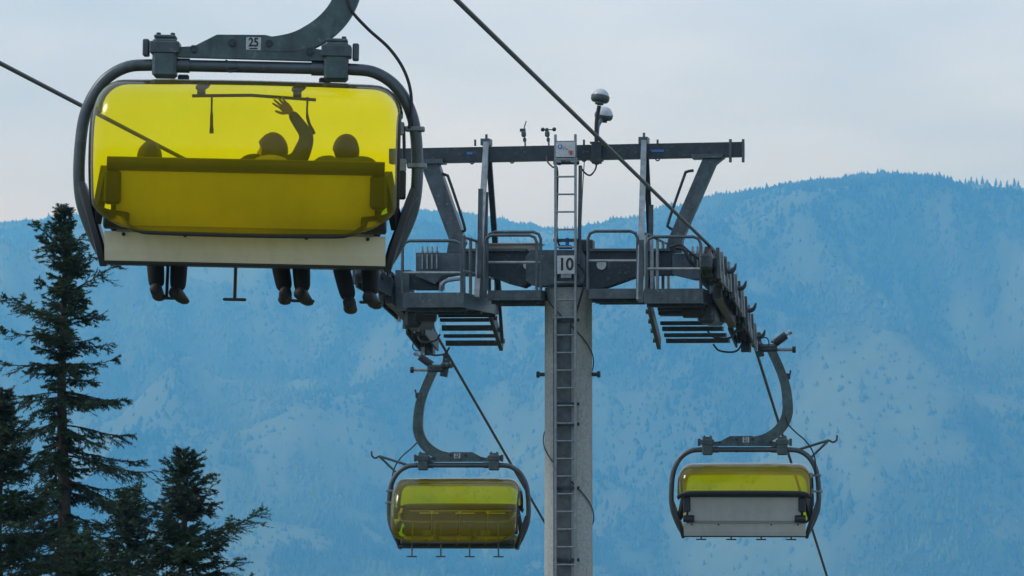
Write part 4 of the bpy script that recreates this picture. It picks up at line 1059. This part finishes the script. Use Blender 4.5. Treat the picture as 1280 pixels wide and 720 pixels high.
def spruce(px, py, Dp, rad, label, seed, full=4.2, gap=0.0, inter_n=10, ch=(.45, .7, .85, 1.0, 1.2), hscale=1.0, name='spruce_tree', bushy=1.0):
    """apex seen at (px,py) from Dp metres; rad(h) = crown radius h metres below the tip"""
    r = np.random.default_rng(seed)
    tip = at(px, py, 1.0); f_ = Dp / (tip.y * CY - tip.x * SY); tip = tip * f_
    gz = float(ground_z(tip.y)) - .2; Ht = tip.z - gz
    root = empty(name, (tip.x, tip.y, gz)); tag(root, label, 'tree', 'spruces at the lower left')
    mb = MB(); K = 24; pts = [(.02 * math.sin(i * .9), .02 * math.cos(i * .7), Ht * i / K) for i in range(K + 1)]
    mb.tube(pts, [max(.006, (.016 + .0155 * (Ht - Ht * i / K))) for i in range(K + 1)], 10)
    mb.build('trunk', M['bark'], root)
    nv, nf, cnt = [], [], 0
    tw_v, tw_f, tcount = [], [], 0
    def needles(P0, P1, rn, num, ln):
        """needle blades round the twigs P0->P1 (arrays)"""
        nonlocal cnt
        d = P1 - P0; L = np.linalg.norm(d, axis=1, keepdims=True); d = d / np.maximum(L, 1e-6)
        ref = np.tile(np.array([[.3, .2, .93]]), (len(P0), 1)); e1 = np.cross(d, ref); e1 /= np.linalg.norm(e1, axis=1, keepdims=True); e2 = np.cross(d, e1)
        n_ = len(P0)
        t_ = r.uniform(0, 1, (n_, num, 1)); ph = r.uniform(0, 6.283, (n_, num, 1))
        b = P0[:, None] + (P1 - P0)[:, None] * t_
        o = e1[:, None] * np.cos(ph) + e2[:, None] * np.sin(ph)
        nd = d[:, None] * .75 + o * .8; nd /= np.linalg.norm(nd, axis=2, keepdims=True)
        sd_ = np.cross(nd, o + .3 * d[:, None]); sd_ /= np.linalg.norm(sd_, axis=2, keepdims=True)
        ll = ln * r.uniform(.7, 1.25, (n_, num, 1)); w_ = rn
        v = np.stack([b - sd_ * w_, b + sd_ * w_, b + nd * ll], 2).reshape(-1, 3)
        f = np.arange(len(v)).reshape(-1, 3) + cnt; cnt += len(v); nv.append(v); nf.append(f)
    def stems(P0, P1, w0):
        nonlocal tcount
        d = P1 - P0; ref = np.tile(np.array([[.1, .15, 1.]]), (len(P0), 1)); e1 = np.cross(d, ref); e1 /= np.maximum(np.linalg.norm(e1, axis=1, keepdims=True), 1e-6)
        e2 = np.cross(d, e1); e2 /= np.maximum(np.linalg.norm(e2, axis=1, keepdims=True), 1e-6)
        w0 = np.broadcast_to(np.asarray(w0, float).reshape(-1, 1), (len(P0), 1))
        R0 = [P0 + (e1 * math.cos(a) + e2 * math.sin(a)) * w0 for a in (0, 2.09, 4.19)]; R1 = [P1 + (e1 * math.cos(a) + e2 * math.sin(a)) * w0 * .6 for a in (0, 2.09, 4.19)]
        v = np.stack(R0 + R1, 1).reshape(-1, 3); n_ = len(P0)
        q = np.array([[0, 1, 4, 3], [1, 2, 5, 4], [2, 0, 3, 5]])[None] + (np.arange(n_) * 6)[:, None, None] + tcount
        tcount += n_ * 6; tw_v.append(v); tw_f.append(q.reshape(-1, 4))
    # leader and top tuft
    needles(np.array([[0, 0, Ht - .28]]), np.array([[0, 0, Ht]]), .003, 60, .028)
    h = .12; whorl = 0
    while h < Ht * .92:
        sp = (.16 + .05 * min(h, 3)) * hscale
        seen = h < full
        nb = int(r.integers(5, 8)) + (2 if h > .6 else 0)
        a0 = r.uniform(0, 6.28)
        for k in range(nb + (inter_n if seen else 1)):
            inter = k >= nb
            hb = h + r.uniform(-.05, .05) + (r.uniform(0, sp) if inter else 0)
            Lb = rad(hb) * r.choice(ch, p=[.16, .24, .28, .22, .10]) * (r.uniform(.35, .75) if inter else 1)
            if gap and r.uniform() < gap: Lb *= .45
            Lb = max(Lb, .09)
            az = a0 + 6.283 * k / nb + r.uniform(-.3, .3)
            el0 = 1.0 - min(1.15, hb * .55) + r.uniform(-.12, .12)          # steep at the tip, level then drooping lower down
            m_ = 9; s_ = np.linspace(0, 1, m_ + 1)
            el = el0 - .35 * np.sin(s_ * 2.2) * min(1, hb) + .75 * s_ ** 2.2 * min(1, hb * .8)
            st_ = Lb / m_; P = np.zeros((m_ + 1, 3)); P[0] = (0, 0, Ht - hb)
            azs = az + np.cumsum(r.normal(0, .05, m_ + 1))
            for i in range(m_):
                P[i + 1] = P[i] + st_ * np.array([np.cos(el[i]) * np.cos(azs[i]), np.cos(el[i]) * np.sin(azs[i]), np.sin(el[i])])
            stems(P[:-1], P[1:], np.linspace(.006 + .009 * Lb, .003, m_))
            needles(P[2:-1], P[3:], .0035, 14, .024)
            # side twigs
            nt_ = int(Lb / (.030 if seen else .09)) + 3
            ts = np.sort(r.uniform(.18, 1.0, nt_)); idx = np.minimum((ts * m_).astype(int), m_ - 1); fr_ = ts * m_ - idx
            B0 = P[idx] + (P[idx + 1] - P[idx]) * fr_[:, None]; dB = P[idx + 1] - P[idx]; dB /= np.linalg.norm(dB, axis=1, keepdims=True)
            side_ = np.cross(dB, np.array([0, 0, 1.])); side_ /= np.maximum(np.linalg.norm(side_, axis=1, keepdims=True), 1e-6)
            sg_ = r.choice([-1, 1], nt_)[:, None]
            env = (np.sin(np.clip(ts * 1.05, 0, 1) * np.pi * .78 + .35))[:, None]
            ln_ = (.06 + .26 * Lb * env) * r.uniform(.5, 1.15, (nt_, 1)) * bushy
            ln_ = np.minimum(ln_, .34)
            dr = dB * r.uniform(.5, .9, (nt_, 1)) + side_ * sg_ * r.uniform(.5, 1., (nt_, 1)) + np.array([0, 0, 1.]) * (r.uniform(-.85, .18, (nt_, 1)) - .20 * min(1, hb * .5))
            dr /= np.linalg.norm(dr, axis=1, keepdims=True)
            mid = B0 + dr * ln_ * .5; e_ = dr.copy(); e_[:, 2] += .22; e_ /= np.linalg.norm(e_, axis=1, keepdims=True)
            end = mid + e_ * ln_ * .5
            if seen: stems(B0, mid, .0028); stems(mid, end, .002)
            needles(B0, mid, .0042 if seen else .008, 16 if seen else 6, .028); needles(mid, end, .0042 if seen else .008, 16 if seen else 6, .028)
            if seen:
                # second-order tips
                for sgn in (-1, 1):
                    sel = r.uniform(0, 1, nt_) < .7
                    if not sel.any(): continue
                    b2 = (B0 + (mid - B0) * r.uniform(.4, 1.6, (nt_, 1)))[sel]; d2 = dr[sel]
                    s2 = np.cross(d2, np.array([0, 0, 1.])) * sgn; d2 = d2 * .7 + s2 * .7 + np.array([0, 0, r.uniform(-.2, .15)])
                    d2 /= np.linalg.norm(d2, axis=1, keepdims=True)
                    e2_ = b2 + d2 * ln_[sel] * r.uniform(.25, .5, (sel.sum(), 1))
                    needles(b2, e2_, .0042, 13, .027); stems(b2, e2_, .0018)
        h += sp; whorl += 1
    tri_mesh('crown', np.concatenate(nv), np.concatenate(nf), M['needles'], root)
    tri_mesh('branches', np.concatenate(tw_v), np.concatenate(tw_f), M['bark'], root)
    return root
spruce(80, 258, 40, lambda h: min(.10 + .55 * h, .44 + .17 * h, 1.5), 'tall slender dark spruce rising at the left with visible trunk', 21, gap=.2, inter_n=13, ch=(.3, .5, .75, 1.0, 1.2), hscale=1.1)
spruce(0, 484, 33, lambda h: .08 + .50 * h, 'dark spruce cut off by the left edge of the picture', 5, full=2.2)
spruce(230, 562, 36, lambda h: .06 + .62 * h, 'pointed young spruce right of the tall slender one', 8, full=1.9, ch=(.4, .6, .85, 1.1, 1.4))
spruce(160, 612, 38, lambda h: .10 + .55 * h, 'low bushy spruce top between the tall and the pointed spruce', 12, full=1.5, bushy=1.1)
spruce(100, 668, 35, lambda h: .10 + .6 * h, 'lowest green spruce top at the foot of the tall one', 14, full=1.2, bushy=1.1)
